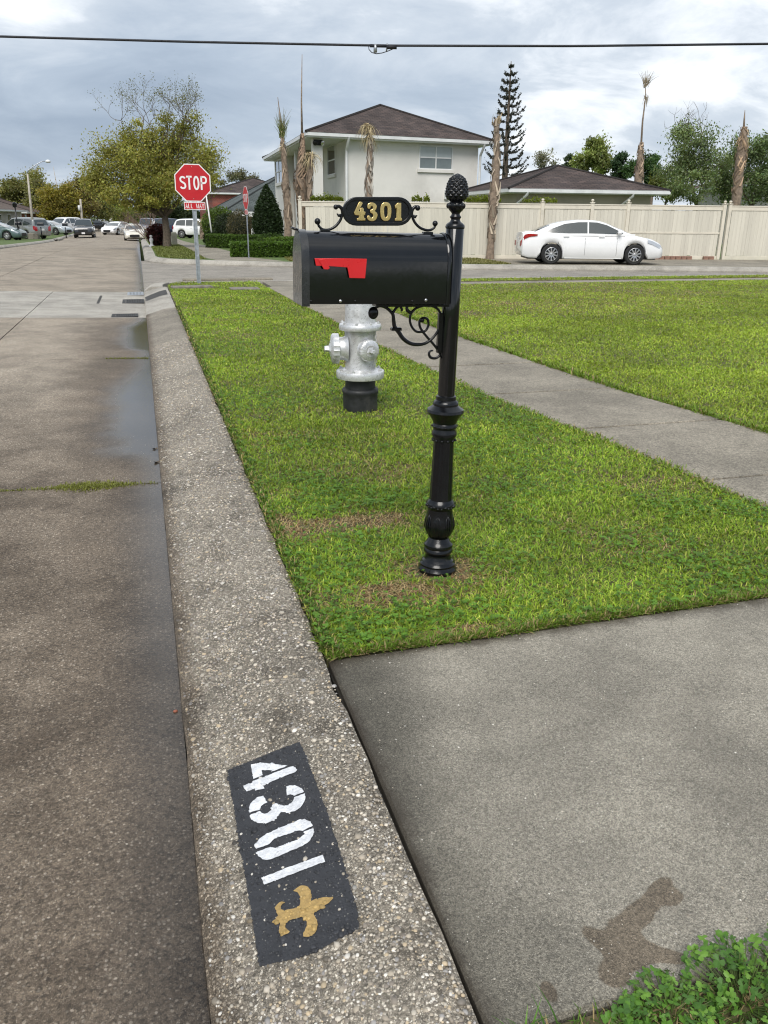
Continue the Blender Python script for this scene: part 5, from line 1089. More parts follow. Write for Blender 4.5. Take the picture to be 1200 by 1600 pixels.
    for s in (-1, 1):
        for w_ in K['win']: shape('side_window', [w_], CGLASS, t, lambda x, y, z, s=s: (x, s*(hwz(y)+.006+z), y), .002)
        hx = -.05 if kind == 'sedan' else -.2
        for q in ((.25, -.95) if kind == 'sedan' else (-.35, -1.2)):
            MB().cbox(q-.1, q+.1, -.015, .015, .90, .935, .005).build('door_handle', WHITEP, t); o = bpy.data.objects[[c.name for c in t.children if c.name.startswith('door_handle')][-1]]
        MB().ball((0, 0, 0), .11, 10, (.7, 1, .62)).build('mirror', WHITEP, t, True); 
    def grid(x0, x1, k0, k1, lift, nm, mat):
        rr = []
        for x in np.linspace(x0, x1, 9): z = ctop(x); h = hwz(z)*k0-(.03 if z > belt+.05 else 0); rr.append([(x, h*q, z+.018-.03*q*q+lift) for q in np.linspace(-1, 1, 9)])
        return MB().loft(rr, closed=False, caps=False).build(nm, mat, t, True)
    grid(*K['ws'], .9, 0, .012, 'windscreen', CGLASS); grid(*K['rg'], .86, 0, .012, 'rear_window', CGLASS)
    xf, xr = xs_[-1], xs_[0]; hf = float(np.interp(xf-.15, xs_, hw)); tf = float(np.interp(xf-.2, xs_, top)); tr = float(np.interp(xr+.05, xs_, top)); hrr = float(np.interp(xr+.1, xs_, hw))
    for s in (-1, 1):
        xq = np.linspace(xf-.62, xf-.06, 7); rr = []
        for x in xq: h = float(np.interp(x, xs_, hw)); z = float(np.interp(x, xs_, top)); k = (x-xq[0])/(xq[-1]-xq[0]); rr.append([(x, s*(h*1.004-.02*k), z-.085-.02*k), (x, s*(h*.985-.02*k), z-.05), (x, s*(h*.93-.05*k), z-.10-.10*k+.08), (x, s*(h*1.012-.02*k), z-.15-.05*k)])
        MB().loft(rr).build('headlight', LAMPW, t, True, 40)
        rr = []
        for x in np.linspace(xr-.005, xr+(.52 if kind == 'sedan' else .14), 6):
            h = float(np.interp(x, xs_, hw)); z = float(np.interp(x, xs_, top)); k = (x-xr)/.5; dz = .17*(1-.75*k) if kind == 'sedan' else .3; zc_ = z-.14+.04*k; rr.append([(x, s*(h*1.006+.002), zc_-dz/2), (x, s*(h*1.006+.004), zc_+dz/2), (x, s*(h*.7), zc_+dz/2*.9), (x, s*(h*.7), zc_-dz/2)])
        MB().loft(rr).build('tail_light', LAMPR, t, True, 40)
    MB().cbox(-.42, .42, -.11, .11, 0, .02, .008).build('grille', DARKP, t); gr_ = [c for c in t.children if c.name.startswith('grille')][0]; gr_.rotation_euler = (math.pi/2, 0, math.pi/2); gr_.location = (xf-.012, 0, tf-.28)
    MB().cbox(-.6, .6, -.05, .05, 0, .02, .008).build('lower_intake', DARKP, t); q = [c for c in t.children if c.name.startswith('lower_intake')][0]; q.rotation_euler = (math.pi/2, 0, math.pi/2); q.location = (xf-.03, 0, .34 if kind == 'sedan' else .46)
    for x, rz2 in ((xf+.006, math.pi/2), (xr-.006, -math.pi/2)): MB().cbox(-.15, .15, -.075, .075, 0, .008, .002).build('number_plate', SIGNW, t); q = [c for c in t.children if c.name.startswith('number_plate')][-1]; q.rotation_euler = (math.pi/2, 0, rz2); q.location = (x-(.012 if rz2 > 0 else -.012), 0, .46 if rz2 > 0 else .78)
    for s in (-1, 1):                                        # door gaps and sill line
        for gx in ((-.30, .78, -1.18) if kind == 'sedan' else (-.21, .85, -1.0)):
            P_ = []
            for z in np.linspace(.30, belt-.02, 7): h = float(np.interp(gx, xs_, hw)); e0 = float(np.interp(gx, xs_, bot)); tz = float(np.interp(gx, xs_, top)); f_ = (z-e0)/(tz-e0); P_.append((gx-(.10*(belt-z) if gx < -1 else 0), s*(h*np.interp(f_, [0, .12, .45, .75, .92, 1], [.93, .985, 1, .985, .94, .82])+.001), z))
            MB().tube(P_, .0045, 4).build('door_gap', DARKP, t)
        MB().cbox(K['wr']+.45, K['wf']-.45, s*(K['W']/2*.955)-.012, s*(K['W']/2*.955)+.012, .2 if kind == 'sedan' else .31, .25 if kind == 'sedan' else .37, .008).build('sill', DARKP if kind != 'sedan' else WHITEP, t)
    # mirrors and handles in place
    for nm, pts in (('mirror', [(.82 if kind == 'sedan' else .75, s*(K['W']/2+.06), 1.04 if kind == 'sedan' else 1.2) for s in (-1, 1)]),):
        for o, p in zip([c for c in t.children if c.name.split('.')[0] == nm], pts): o.location = p
    hd = [c for c in t.children if c.name.split('.')[0] == 'door_handle']
    for o, p in zip(hd, [(0, s*(K['W']/2*.985), 0.) for s in (-1, -1, 1, 1)]): o.location = p
    MB().box(xr+.25, xf-.25, -K['W']/2*.75, K['W']/2*.75, .17 if kind == 'sedan' else .26, .42).build('underbody', DARKP, t)
    ty = MB().lathe([(K['R']*.62, -.105), (K['R']*.9, -.112), (K['R'], -.085), (K['R'], .085), (K['R']*.9, .112), (K['R']*.62, .105), (K['R']*.62, -.105)], 36, cap=False); ty.v = [(x, z, y) for x, y, z in ty.v]; tm = ty.mesh('tyre'); tm.materials.append(TYRE)
    tm.polygons.foreach_set('use_smooth', [True]*len(tm.polygons)); tm.set_sharp_from_angle(angle=math.radians(40))
    rm = MB(); rr = K['R']*.66
    rm.lathe([(rr, .07), (rr, .108), (rr*.94, .112), (rr*.90, .09), (rr*.89, .045)], 32, cap=False); dk = MB().lathe([(rr*.9, .03), (rr*.9, .04), (rr*.1, .045)], 24); dk.v = [(x, z, y) for x, y, z in dk.v]; dkm = dk.mesh('dark_spoke_backing'); dkm.materials.append(DARKP)  # black backing disc added so the gaps between the spokes read as shaded
    for k in range(10):
        a = k*math.pi/5; u = (math.cos(a), math.sin(a)); v = (-math.sin(a), math.cos(a)); P_ = []
        for r_, w_, z_ in ((rr*.14, .026, .098), (rr*.55, .019, .105), (rr*.93, .024, .104)):
            P_.append([(u[0]*r_-v[0]*w_, u[1]*r_-v[1]*w_, z_-.03), (u[0]*r_-v[0]*w_, u[1]*r_-v[1]*w_, z_), (u[0]*r_+v[0]*w_, u[1]*r_+v[1]*w_, z_), (u[0]*r_+v[0]*w_, u[1]*r_+v[1]*w_, z_-.03)])
        rm.loft(P_)
    rm.lathe([(rr*.2, .06), (rr*.2, .1), (rr*.12, .112)], 14); rm.v = [(x, z, y) for x, y, z in rm.v]; rmesh = rm.mesh('rim'); rmesh.materials.append(ALLOY)
    for x in (K['wf'], K['wr']):
        for s in (-1, 1):
            o = bpy.data.objects.new('wheel', tm); COL.objects.link(o); o.parent = t; o.location = (x, s*(K['W']/2-.115), K['R']); o.rotation_euler = (0, NR.uniform(0, 1), 0 if s > 0 else math.pi)
            q = bpy.data.objects.new('rim', rmesh); COL.objects.link(q); q.parent = o; q = bpy.data.objects.new('dark_spoke_backing', dkm); COL.objects.link(q); q.parent = o
            br_ = bpy.data.objects.new('wheel_backing', None) if False else None
    return t
PROTO = {}
def place_car(kind, name, label, cat, paint_, loc, heading, group, sc=1.):
    if kind not in PROTO: PROTO[kind] = car_proto(name, kind); t = PROTO[kind]
    else: t = copy_tree(PROTO[kind])
    t.name = name; tag(t, label, cat, group); t.location = loc; t.rotation_euler = (0, 0, heading); t.scale = (sc, sc, sc)
    for c in t.children:
        if c.name.split('.')[0] in ('body', 'cabin', 'mirror', 'door_handle', 'sill') and not (kind != 'sedan' and c.name.startswith('sill')): c.material_slots[0].link = 'OBJECT'; c.material_slots[0].material = paint_
    return t
w1, w2 = gp(867, 413.5, .152), gp(992, 413.5, .152); mid = (w1+w2)/2; hd = math.atan2(w2[1]-w1[1], w2[0]-w1[0]); nv = np.array([-math.sin(hd), math.cos(hd), 0])*.85
k = np.linalg.norm(w2-w1)/2.84
place_car('sedan', 'parked_car', 'white sedan parked side-on in front of the board fence', 'car', WHITEP, tuple(mid+nv*.95), hd-math.radians(9), 'cars parked along the streets', .985)
GRPC = 'cars parked along the streets'; D90 = math.pi/2
def cp_(px, py, z=0.02): q = gp(px, py, z); return (q[0], q[1], z)
def pcar(kind, name, label, cat, paint_, px, D, heading, sc=1., lift=0., road=False):
    p = pd(px, 360, D); z = dip(p[1])+(crown(p[0])+.0 if road else .148); return place_car(kind, name, label, cat, paint_, (p[0], p[1], z+lift), heading, GRPC, sc)
pcar('suv', 'parked_suv', 'black SUV parked facing us at the left kerb', 'car', BLKCAR, 132, 90, -D90, road=True)
pcar('sedan', 'parked_car', 'cream sedan parked facing us at the right kerb up the street', 'car', CREAM, 209, 81, -D90+.02, road=True)
pcar('sedan', 'driving_car', 'white sedan turning toward us in the middle of the far street', 'car', WHITEP, 183, 103, -D90-.45, road=True)
pcar('sedan', 'parked_car', 'silver sedan parked across the driveway left of the black SUV', 'car', SILCAR, 77, 98, -.55)
pcar('van', 'parked_van', 'white van parked rear-on between silver sedan and black SUV', 'van', WHITEP, 101, 106, math.pi+1.0)
pcar('van', 'parked_van', 'grey minivan parked rear-on beside the lamp pole at left', 'van', GREYCAR, 36, 82, math.pi-.75)
pcar('sedan', 'parked_car', 'dark teal car cut off by the left edge of the picture', 'car', TEAL, -10, 76, -.3)
pcar('suv', 'parked_suv', 'dark blue SUV parked behind the big tree trunk', 'car', BLUECAR, 271, 90, .15)
pcar('suv', 'parked_suv', 'white SUV parked right of the stop sign post', 'car', WHITEP, 311, 84, -.5)
pcar('sedan', 'parked_car', 'small dark car far up the street by the utility poles', 'car', BLKCAR, 147, 132, .3)
pcar('sedan', 'parked_car', 'distant pale car just right of the far dark car', 'car', SILCAR, 160, 138, -D90+.3)
pcar('suv', 'parked_suv', 'dark vehicle half hidden behind the cream sedan', 'car', BLUECAR, 231, 96, -D90)

# ================================================================ TREES AND PLANTS
def leafcloud(C, size, cols, aspect=.5, droop=0.):
    """one rhombic leaf per centre"""
    N = len(C); a = NR.normal(0, 1, (N, 3)); a[:, 2] -= droop; a /= np.linalg.norm(a, axis=1)[:, None]; b = np.cross(a, NR.normal(0, 1, (N, 3))); b /= np.linalg.norm(b, axis=1)[:, None]+1e-9
    s = size[:, None] if hasattr(size, '__len__') else size
    V = np.stack([C-a*s, C+b*s*aspect, C+a*s, C-b*s*aspect], 1).reshape(-1, 3); i0 = np.arange(N)*4
    return V, np.stack([i0, i0+1, i0+2, i0+3], 1), np.repeat(cols, 4, 0)
def branchy(mb_, p0, d0, L, r, depth, ends, spread=.55, up=.25, kids=3, seg=4, wob=.12):
    pts = [np.array(p0, float)]; d_ = np.array(d0, float); d_ /= np.linalg.norm(d_)
    for i in range(seg): d_ = d_+NR.normal(0, wob, 3)+Z*up*.12; d_ /= np.linalg.norm(d_); pts.append(pts[-1]+d_*L/seg)
    mb_.tube(pts, list(np.linspace(r, r*.55, seg+1)), 6 if r > .03 else 4, cap=False)
    if depth == 0: ends.append((pts[-1], d_)); ends.append((pts[-2], d_)); return
    for k in range(kids):
        q = pts[-1] if k < 2 else pts[int(NR.integers(2, seg+1))]; nd = d_+NR.normal(0, spread, 3)+Z*up; branchy(mb_, q, nd, L*NR.uniform(.6, .85), r*.55, depth-1, ends, spread, up, kids, seg, wob)
CK = 1.0
def tree(name, label, px, D, base_z, clumps, col, n, size, trunk=None, group='trees along the street', bark=BARK, lump=.5, aspect=.5, trunk_r=.16, cspread=.3, droop=0., sub=True):
    """crown from leaf clumps; clumps given as (px, py, rx, ry in px, leaf share), a limb leads to each"""
    g0 = pd(px, 345, D); t = thing(name, label, 'tree', (g0[0], g0[1], base_z), 0, group); o3 = np.array([g0[0], g0[1], base_z]); k = F/pj(pd(px, 300, D))[2]
    rx_ = np.array([math.cos(math.atan2(-g0[0], g0[1])), math.sin(math.atan2(-g0[0], g0[1])), 0]); ry_ = np.array([-rx_[1], rx_[0], 0]); tot = sum(c[4] for c in clumps); Vc = []; Cc = []
    tr = MB(); tops = [pd(c[0], c[1], D) - o3 for c in clumps]; zmin = min(q[2] for q in tops); hub = np.array([0, 0, max(.6, zmin*.72)])
    tr.tube([(0, 0, -.6), (0, 0, 0), (.03, .02, hub[2]*.5), tuple(hub)], [trunk_r*1.25, trunk_r*1.1, trunk_r*.9, trunk_r*.75], 10)
    for c, q in zip(clumps, tops):
        q = np.array(q)+ry_*NR.uniform(-.5, .5)*c[2]/k; m_ = (hub+q)/2+NR.normal(0, .15, 3); tr.tube([tuple(hub*.97), tuple(m_), tuple(q)], [trunk_r*.5, trunk_r*.3, trunk_r*.1], 6)
        ns = max(4, int(c[4]*(14 if sub else 6))); Rx, Rz = c[2]/k, c[3]/k; nl = int(n*c[4]/tot)
        d_ = NR.normal(0, 1, (ns, 3)); d_ /= np.linalg.norm(d_, axis=1)[:, None]; d_ *= (NR.uniform(.25, 1, ns)**.5)[:, None]
        cen = q+(d_[:, :1]*rx_+d_[:, 1:2]*ry_)*Rx+d_[:, 2:3]*Z*Rz; w_ = NR.integers(0, ns, nl); rad = min(Rx, Rz)*cspread*NR.uniform(.6, 1.5, ns)
        P = cen[w_]+NR.normal(0, 1, (nl, 3))*rad[w_][:, None]*np.array([1, 1, .75]); tone = NR.uniform(1-lump, 1+lump*.55, ns)
        Vc.append(P); Cc.append(np.array(col)*CK*tone[w_][:, None]*NR.uniform(.7, 1.3, (nl, 1))*(1+NR.normal(0, .06, (nl, 3))))
        for e in cen[:max(3, ns//2)]: tr.tube([tuple(q*.6+hub*.4) if NR.uniform() < .3 else tuple(q), tuple((q+e)/2+NR.normal(0, .08, 3)), tuple(e)], [trunk_r*.12, trunk_r*.08, trunk_r*.03], 4, cap=False)
    tr.build('trunk', bark, t, True); P = np.concatenate(Vc); V, Fq, C = leafcloud(P, NR.uniform(.6, 1.4, len(P))*size, np.clip(np.concatenate(Cc), 0, 1), aspect, droop)
    stuff(raw('crown', V, Fq, LEAF, t, C, nper=4)); return t
dz = lambda D: dip(D)+.145
# big olive tree with a bare top
oak = tree('olive_tree', 'large olive-green street tree with bare twiggy top beside the stop sign', 258, 45, .08,
     [(205, 262, 34, 28, 1.2), (250, 240, 38, 30, 1.5), (300, 252, 32, 30, 1.2), (180, 245, 26, 24, .8), (235, 285, 45, 26, 1.4), (295, 285, 36, 22, 1.0), (165, 275, 24, 26, .7), (215, 222, 30, 18, .7), (275, 218, 28, 16, .6), (190, 300, 30, 20, .7), (250, 305, 38, 16, .8), (320, 268, 20, 24, .4), (140, 285, 20, 22, .35), (222, 318, 26, 12, .4), (262, 198, 40, 14, .28), (292, 190, 24, 14, .14), (225, 202, 24, 12, .16)],
     (.335, .335, .085), 52000, .056, trunk_r=.21, lump=.5, cspread=.42)
tw = MB(); ends = []; 
for px, py, hx in ((200, 222, 1), (218, 216, 1), (240, 212, 1), (255, 214, 1), (272, 208, 1), (290, 210, 1), (308, 216, 1), (230, 214, 1), (282, 214, 1), (298, 220, 1)):
    q = pd(px, py, 45)-np.array(oak.location); b0 = np.array([0, 0, 4.2]); top_ = pd(px+NR.uniform(-22, 22)+(px-250)*.05, py-52, 45)-np.array(oak.location)
    tw.tube([tuple(b0), tuple((b0+q)/2), tuple(q)], [.07, .05, .035], 5, cap=False); branchy(tw, q, top_-q+NR.normal(0, .2, 3), 1.0, .026, 3, ends, .52, .16, 3, 4, .18)
tw.build('bare_twigs', BARK, oak); E_ = np.array([e[0] for e in ends]); P = np.repeat(E_, 3, 0)+NR.normal(0, .12, (len(E_)*3, 3)); V, Fq, C = leafcloud(P, .04, np.array([.16, .17, .06])*NR.uniform(.6, 1.3, (len(P), 1))); stuff(raw('sparse_leaves', V, Fq, LEAF, oak, C, nper=4))
CK = 1.75
# trees down the street and behind the left houses
OL = (.13, .135, .03)
for (lab, px, D, cl, col, n_, sz) in (
    ('tall olive tree at far left behind the ranch roof', 38, 150, [(30, 296, 24, 20, 1.2), (44, 284, 18, 16, .9), (14, 300, 18, 16, .8), (30, 322, 30, 16, 1)], (.12, .12, .04), 15000, .17),
    ('olive tree right of the lamp pole above the dark roof', 66, 140, [(62, 300, 18, 16, 1), (76, 308, 16, 14, .9), (60, 322, 20, 14, .8)], (.13, .13, .05), 12000, .16),
    ('bright olive bushy tree above the white van', 92, 120, [(86, 318, 20, 18, 1.1), (106, 314, 18, 20, 1.1), (98, 336, 26, 14, 1.), (74, 334, 14, 12, .6)], (.155, .135, .025), 17000, .14),
    ('brownish tree beside the first utility pole', 122, 125, [(122, 298, 16, 20, 1), (138, 312, 18, 20, 1), (122, 330, 18, 16, .8)], (.13, .11, .04), 13000, .13),
    ('dark tree between the two utility poles', 140, 135, [(146, 318, 18, 18, 1), (160, 330, 18, 14, .9), (150, 296, 14, 18, .6)], (.085, .09, .03), 12000, .14),
    ('green tree closing the far end of the street', 172, 160, [(172, 326, 20, 17, 1), (190, 332, 18, 14, .9), (162, 338, 14, 11, .6)], (.07, .085, .025), 12000, .16),
    ('pale green tree right of the street end', 200, 150, [(196, 336, 13, 12, 1), (212, 340, 12, 10, .8)], (.12, .14, .035), 7000, .15),
    ('dark green tree behind the big trunk', 225, 110, [(228, 335, 16, 13, 1), (245, 330, 14, 14, .9)], (.045, .06, .022), 7000, .13),
    ('dark evergreen tree left of the brick house', 290, 100, [(285, 335, 16, 18, 1), (304, 342, 14, 14, .9), (272, 330, 12, 18, .7)], (.03, .045, .018), 9000, .12),
    ('tree tip rising behind the brick house roof', 372, 120, [(372, 275, 16, 10, 1), (392, 283, 12, 8, .6), (340, 292, 16, 12, .8)], (.10, .10, .06), 4000, .13)):
    tree('street_tree', lab, px, D, dz(D), cl, col, n_, sz, trunk_r=.17, cspread=.34)
# right-hand background trees
for (nm, lab, px, D, cl, col, n_, sz, dr) in (
    ('feathery_tree', 'tall feathery green tree behind the right fence, bare limbs on top', 1085, 48, [(1085, 225, 34, 34, 1.2), (1060, 262, 26, 26, 1), (1110, 258, 30, 30, 1.2), (1080, 292, 40, 24, 1.3), (1070, 205, 14, 14, .3)], (.12, .155, .07), 15000, .062, .5),
    ('feathery_tree', 'dark green tree at right edge behind the dead palm trunk', 1172, 50, [(1165, 235, 26, 32, 1), (1190, 250, 24, 34, 1), (1150, 285, 34, 28, 1.2), (1195, 295, 34, 22, 1)], (.10, .135, .06), 15000, .066, .5),
    ('leafy_tree', 'pale yellow-green tree behind the garage ridge', 930, 62, [(925, 240, 20, 18, 1), (940, 258, 16, 14, .8), (912, 256, 12, 12, .5)], (.15, .18, .055), 8000, .09, 0),
    ('conifer_tree', 'dark conifer left of the tall dead palm behind the garage', 968, 60, [(968, 252, 9, 16, 1), (966, 270, 14, 12, 1)], (.03, .055, .025), 5000, .08, 0),
    ('conifer_tree', 'dark green tree right of the tall dead palm', 1014, 58, [(1012, 256, 14, 18, 1), (1022, 276, 14, 12, 1), (990, 268, 12, 14, .7)], (.04, .075, .025), 7000, .08, 0),
    ('leafy_tree', 'low olive tree beyond the garage roof end', 1036, 52, [(1034, 292, 18, 14, 1), (1046, 300, 14, 10, .8)], (.10, .115, .03), 5000, .07, 0),
    ('conifer_tree', 'small pointed conifer behind the garage ridge', 889, 70, [(889, 250, 6, 10, 1), (889, 262, 9, 8, 1)], (.04, .06, .03), 2500, .08, 0),
    ('bare_tree', 'thin greyish bare tree between tall pine and garage ridge', 848, 80, [(840, 250, 12, 10, .6), (856, 252, 12, 12, .7)], (.14, .14, .09), 1500, .08, 0)):
    tree(nm, lab, px, D, .1, cl, col, n_, sz, group='trees behind the fence', trunk_r=.13, cspread=.30, droop=dr, lump=.55)
q = bpy.data.objects['feathery_tree']; tw = MB(); ends = []; o3 = np.array(q.location)
for px, py in ((1085, 240), (1070, 250), (1100, 240), (1060, 270)): p0 = pd(px, py, 48)-o3; branchy(tw, p0, (NR.normal(0, .5), NR.normal(0, .3), 1), 1.0, .035, 3, ends, .6, .2, 3, 4, .15)
tw.build('bare_limbs', BARK, q)

def norfolk(px, D, ytop, ybase):
    g0 = pd(px, 345, D); t = thing('norfolk_pine', 'tall dark tiered pine with level whorls of branches beside the house', 'tree', (g0[0], g0[1], .1)); o3 = np.array([g0[0], g0[1], .1]); zt = pd(px, ytop, D)[2]-.1; zb_ = pd(px, ybase, D)[2]-.1
    MB().tube([(0, 0, -.5), (0, 0, zb_), (0, 0, zt)], [.2, .16, .02], 8).build('trunk', BARK, t, True); nt = 15; V = []; C = []
    for i in range(nt):
        f_ = i/(nt-1); z = zb_+(zt-.25-zb_)*f_; L = (1.02*(1-f_)**.6+.14); wh = MB(); nb = 6
        for k in range(nb):
            a = k*2*math.pi/nb+i*.5+NR.normal(0, .12); l = L*NR.uniform(.75, 1.1); pts = [(0, 0, z)]+[(math.cos(a)*l*s, math.sin(a)*l*s, z-.10*l*math.sin(s*2.4)+.38*l*s**3) for s in (.35, .7, 1)]
            wh.tube(pts, [.022, .017, .012, .006], 4, cap=False)
            m = int(66*l+10); s = NR.uniform(.30, 1.03, m); cx_ = np.stack([math.cos(a)*l*s, math.sin(a)*l*s, z-.10*l*np.sin(s*2.4)+.38*l*s**3], 1); V.append(cx_+NR.normal(0, .026, (m, 3))+Z*NR.uniform(0, .05, (m, 1)))
        wh.build('branch_whorl', BARK, t)
    P = np.concatenate(V); V, Fq, C = leafcloud(P, NR.uniform(.045, .09, len(P)), np.array([.05, .056, .048])*NR.uniform(.6, 1.6, (len(P), 1)), .4); stuff(raw('needles', V, Fq, LEAF, t, C, nper=4))
norfolk(785, 46, 96, 272)

def dead_palm(label, px_base, D, base_y, pts, wpx, crown_kind, col=(.26, .20, .15), spear=None, fronds=None, rough_=1.):
    """ragged trunk with old leaf bases; pts: (px, py) up the trunk, wpx: widths in px"""
    p0 = pd(px_base, base_y, D); t = thing('dead_palm', label, 'palm tree', (p0[0], p0[1], p0[2]), 0, 'dead palms in the gardens'); o3 = np.array(p0); k = F/pj(p0)[2]
    P = [np.array(pd(x, y, D))-o3 for x, y in pts]; P[0] = np.array([0, 0, -.25]); Pc = [np.array(p) for p in catmull(P, 5)]; W_ = np.interp(np.linspace(0, 1, len(Pc)), np.linspace(0, 1, len(wpx)), wpx)/k/2
    MB().tube([tuple(p) for p in Pc], [float(w_*.9*(1+NR.normal(0, .05))) for w_ in W_], 12).build('trunk', BARKD, t, True)
    nb = int(70*rough_); V = []; Fs = []; C = []; o = 0                # old leaf bases: crossing strips
    for i in range(nb):
        f_ = NR.uniform(.12, .97); j = f_*(len(Pc)-1); a = NR.uniform(0, 6.28); ln = NR.uniform(.5, 1.1); tw_ = NR.choice([-1, 1])*NR.uniform(.5, 1.1); S_ = []; n_ = 7; c = np.array(col)*NR.uniform(.35, 1.9)
        for s in range(n_):
            jj = min(j+s*ln*.55, len(Pc)-1); lo = int(jj); hi = min(lo+1, len(Pc)-1); pc = Pc[lo]+(Pc[hi]-Pc[lo])*(jj-lo); r = W_[lo]*(1.02+.10*math.sin(s/6*3.1)+.10*(s == 6)); b = a+tw_*s/6; w_ = (.04*(1-.55*s/6))
            u = np.array([math.cos(b), math.sin(b), 0]); v = np.array([-math.sin(b), math.cos(b), 0]); S_ += [pc+u*r-v*w_, pc+u*(r+.015)+v*w_]
        V += S_; Fs += [(o+2*s, o+2*s+1, o+2*s+3, o+2*s+2) for s in range(n_-1)]; C += [c]*len(S_); o += len(S_)
    stuff(raw('leaf_bases', np.array(V), np.array(Fs), TWIG, t, np.array(C), nper=4))
    if spear:
        q = [np.array(pd(x, y, D))-o3 for x, y in spear]; MB().tube([tuple(p) for p in q], list(np.linspace(.055, .012, len(q))), 5).build('spear_leaf', BARKD, t, True)
    if fronds:
        V = []; Fs = []; C = []; o = 0
        for (x, y, n_, up, ln, colr) in fronds:
            b0 = np.array(pd(x, y, D))-o3
            for i in range(n_):
                a = NR.uniform(0, 6.28); lat = .5 if up < .9 else .24; d_ = np.array([math.cos(a)*lat, math.sin(a)*lat, up])+NR.normal(0, .12, 3); d_ /= np.linalg.norm(d_); p = b0+NR.normal(0, .06, 3); l = ln*NR.uniform(.45, 1.0)*(.8 if up < .9 else 1); S_ = []; sd = np.cross(d_, NR.normal(0, 1, 3)); sd /= np.linalg.norm(sd)
                for s in range(6): S_ += [p-sd*.016*(1-s/6.5), p+sd*.016*(1-s/6.5)]; d_ = d_-Z*(.62 if up < .9 else .16); d_ /= np.linalg.norm(d_); p = p+d_*l/5
                V += S_; Fs += [(o+2*s, o+2*s+1, o+2*s+3, o+2*s+2) for s in range(5)]; C += [np.array(colr)*NR.uniform(.6, 1.4)]*12; o += 12
        stuff(raw('fronds', np.array(V), np.array(Fs), TWIG, t, np.array(C), nper=4))
    return t
STR = (.42, .34, .2); GRN = (.14, .17, .05)
dead_palm('ragged palm with green tuft on top left of the house', 449, 38, 380, [(449, 380), (450, 345), (448, 310), (446, 280), (444, 250), (442, 225), (441, 205)], [13, 13, 11, 12, 10, 8, 6, 4], 0, fronds=[(441, 215, 70, 1.2, .9, GRN), (441, 205, 30, 1.3, .9, (.2, .2, .08)), (443, 225, 25, .3, .8, STR)], spear=[(441, 210), (438, 185), (434, 152)])
dead_palm('dead palm with a tall bare spike in front of the porch', 472, 39, 382, [(472, 382), (472, 345), (471, 310), (470, 275), (471, 250), (472, 225), (472, 208)], [12, 13, 17, 22, 16, 10, 6, 4], 0, col=(.24, .17, .12), spear=[(472, 212), (471, 160), (472, 85)], fronds=[(474, 262, 20, .2, .9, STR)], rough_=1.5)
dead_palm('short frayed palm stump with hanging straw beside the porch column', 483, 38.5, 382, [(483, 382), (483, 345), (484, 310), (484, 280), (485, 255), (486, 240)], [10, 9, 9, 9, 8, 6], 0, fronds=[(486, 242, 60, .5, 1.3, STR), (485, 250, 40, .1, 1.0, STR)])
dead_palm('dead palm with drooping straw top behind the number plate', 577, 33, 402, [(577, 402), (577, 360), (577, 320), (576, 285), (578, 250), (579, 225), (577, 208)], [11, 11, 12, 12, 9, 7, 6], 0, col=(.30, .27, .23), fronds=[(575, 200, 70, .8, .9, STR), (578, 212, 60, .2, .95, STR), (570, 200, 40, .4, .8, STR)])
dead_palm('bare grey palm trunk standing before the fence left of the car', 765, 32.2, 405, [(765, 405), (767, 380), (769, 350), (771, 320), (774, 285), (776, 250), (776, 215), (776, 185)], [16, 12, 11, 13, 15, 13, 10, 9, 5], 0, col=(.36, .30, .23), fronds=[(776, 195, 30, 1.3, .4, (.42, .33, .2)), (770, 345, 8, -.4, .6, (.12, .09, .07))])
dead_palm('tall dead palm with long spike behind the garage roof', 997, 44, 292, [(997, 292), (998, 275), (1000, 255), (1001, 235), (1002, 222)], [14, 14, 12, 8, 5], 0, col=(.33, .25, .18), spear=[(1001, 240), (1004, 190), (1009, 150), (1008, 128)], fronds=[(1009, 135, 40, .9, .7, (.30, .25, .17)), (1010, 150, 20, -.2, .6, (.30, .25, .17))])
dead_palm('thick dead palm with frayed brown top at the right edge', 1150, 41, 318, [(1150, 318), (1152, 300), (1154, 275), (1157, 250), (1160, 230), (1162, 210), (1163, 198)], [15, 16, 14, 16, 16, 12, 8], 0, col=(.34, .24, .16), spear=[(1162, 205), (1163, 185), (1164, 172)], fronds=[(1160, 215, 40, .2, .8, (.36, .26, .15))])
dead_palm('short yellowed palm behind the white SUV', 316, 80, 374, [(316, 374), (316, 365), (317, 355), (317, 345)], [9, 8, 8, 7], 0, fronds=[(317, 343, 120, .5, 1.5, (.4, .32, .12))])

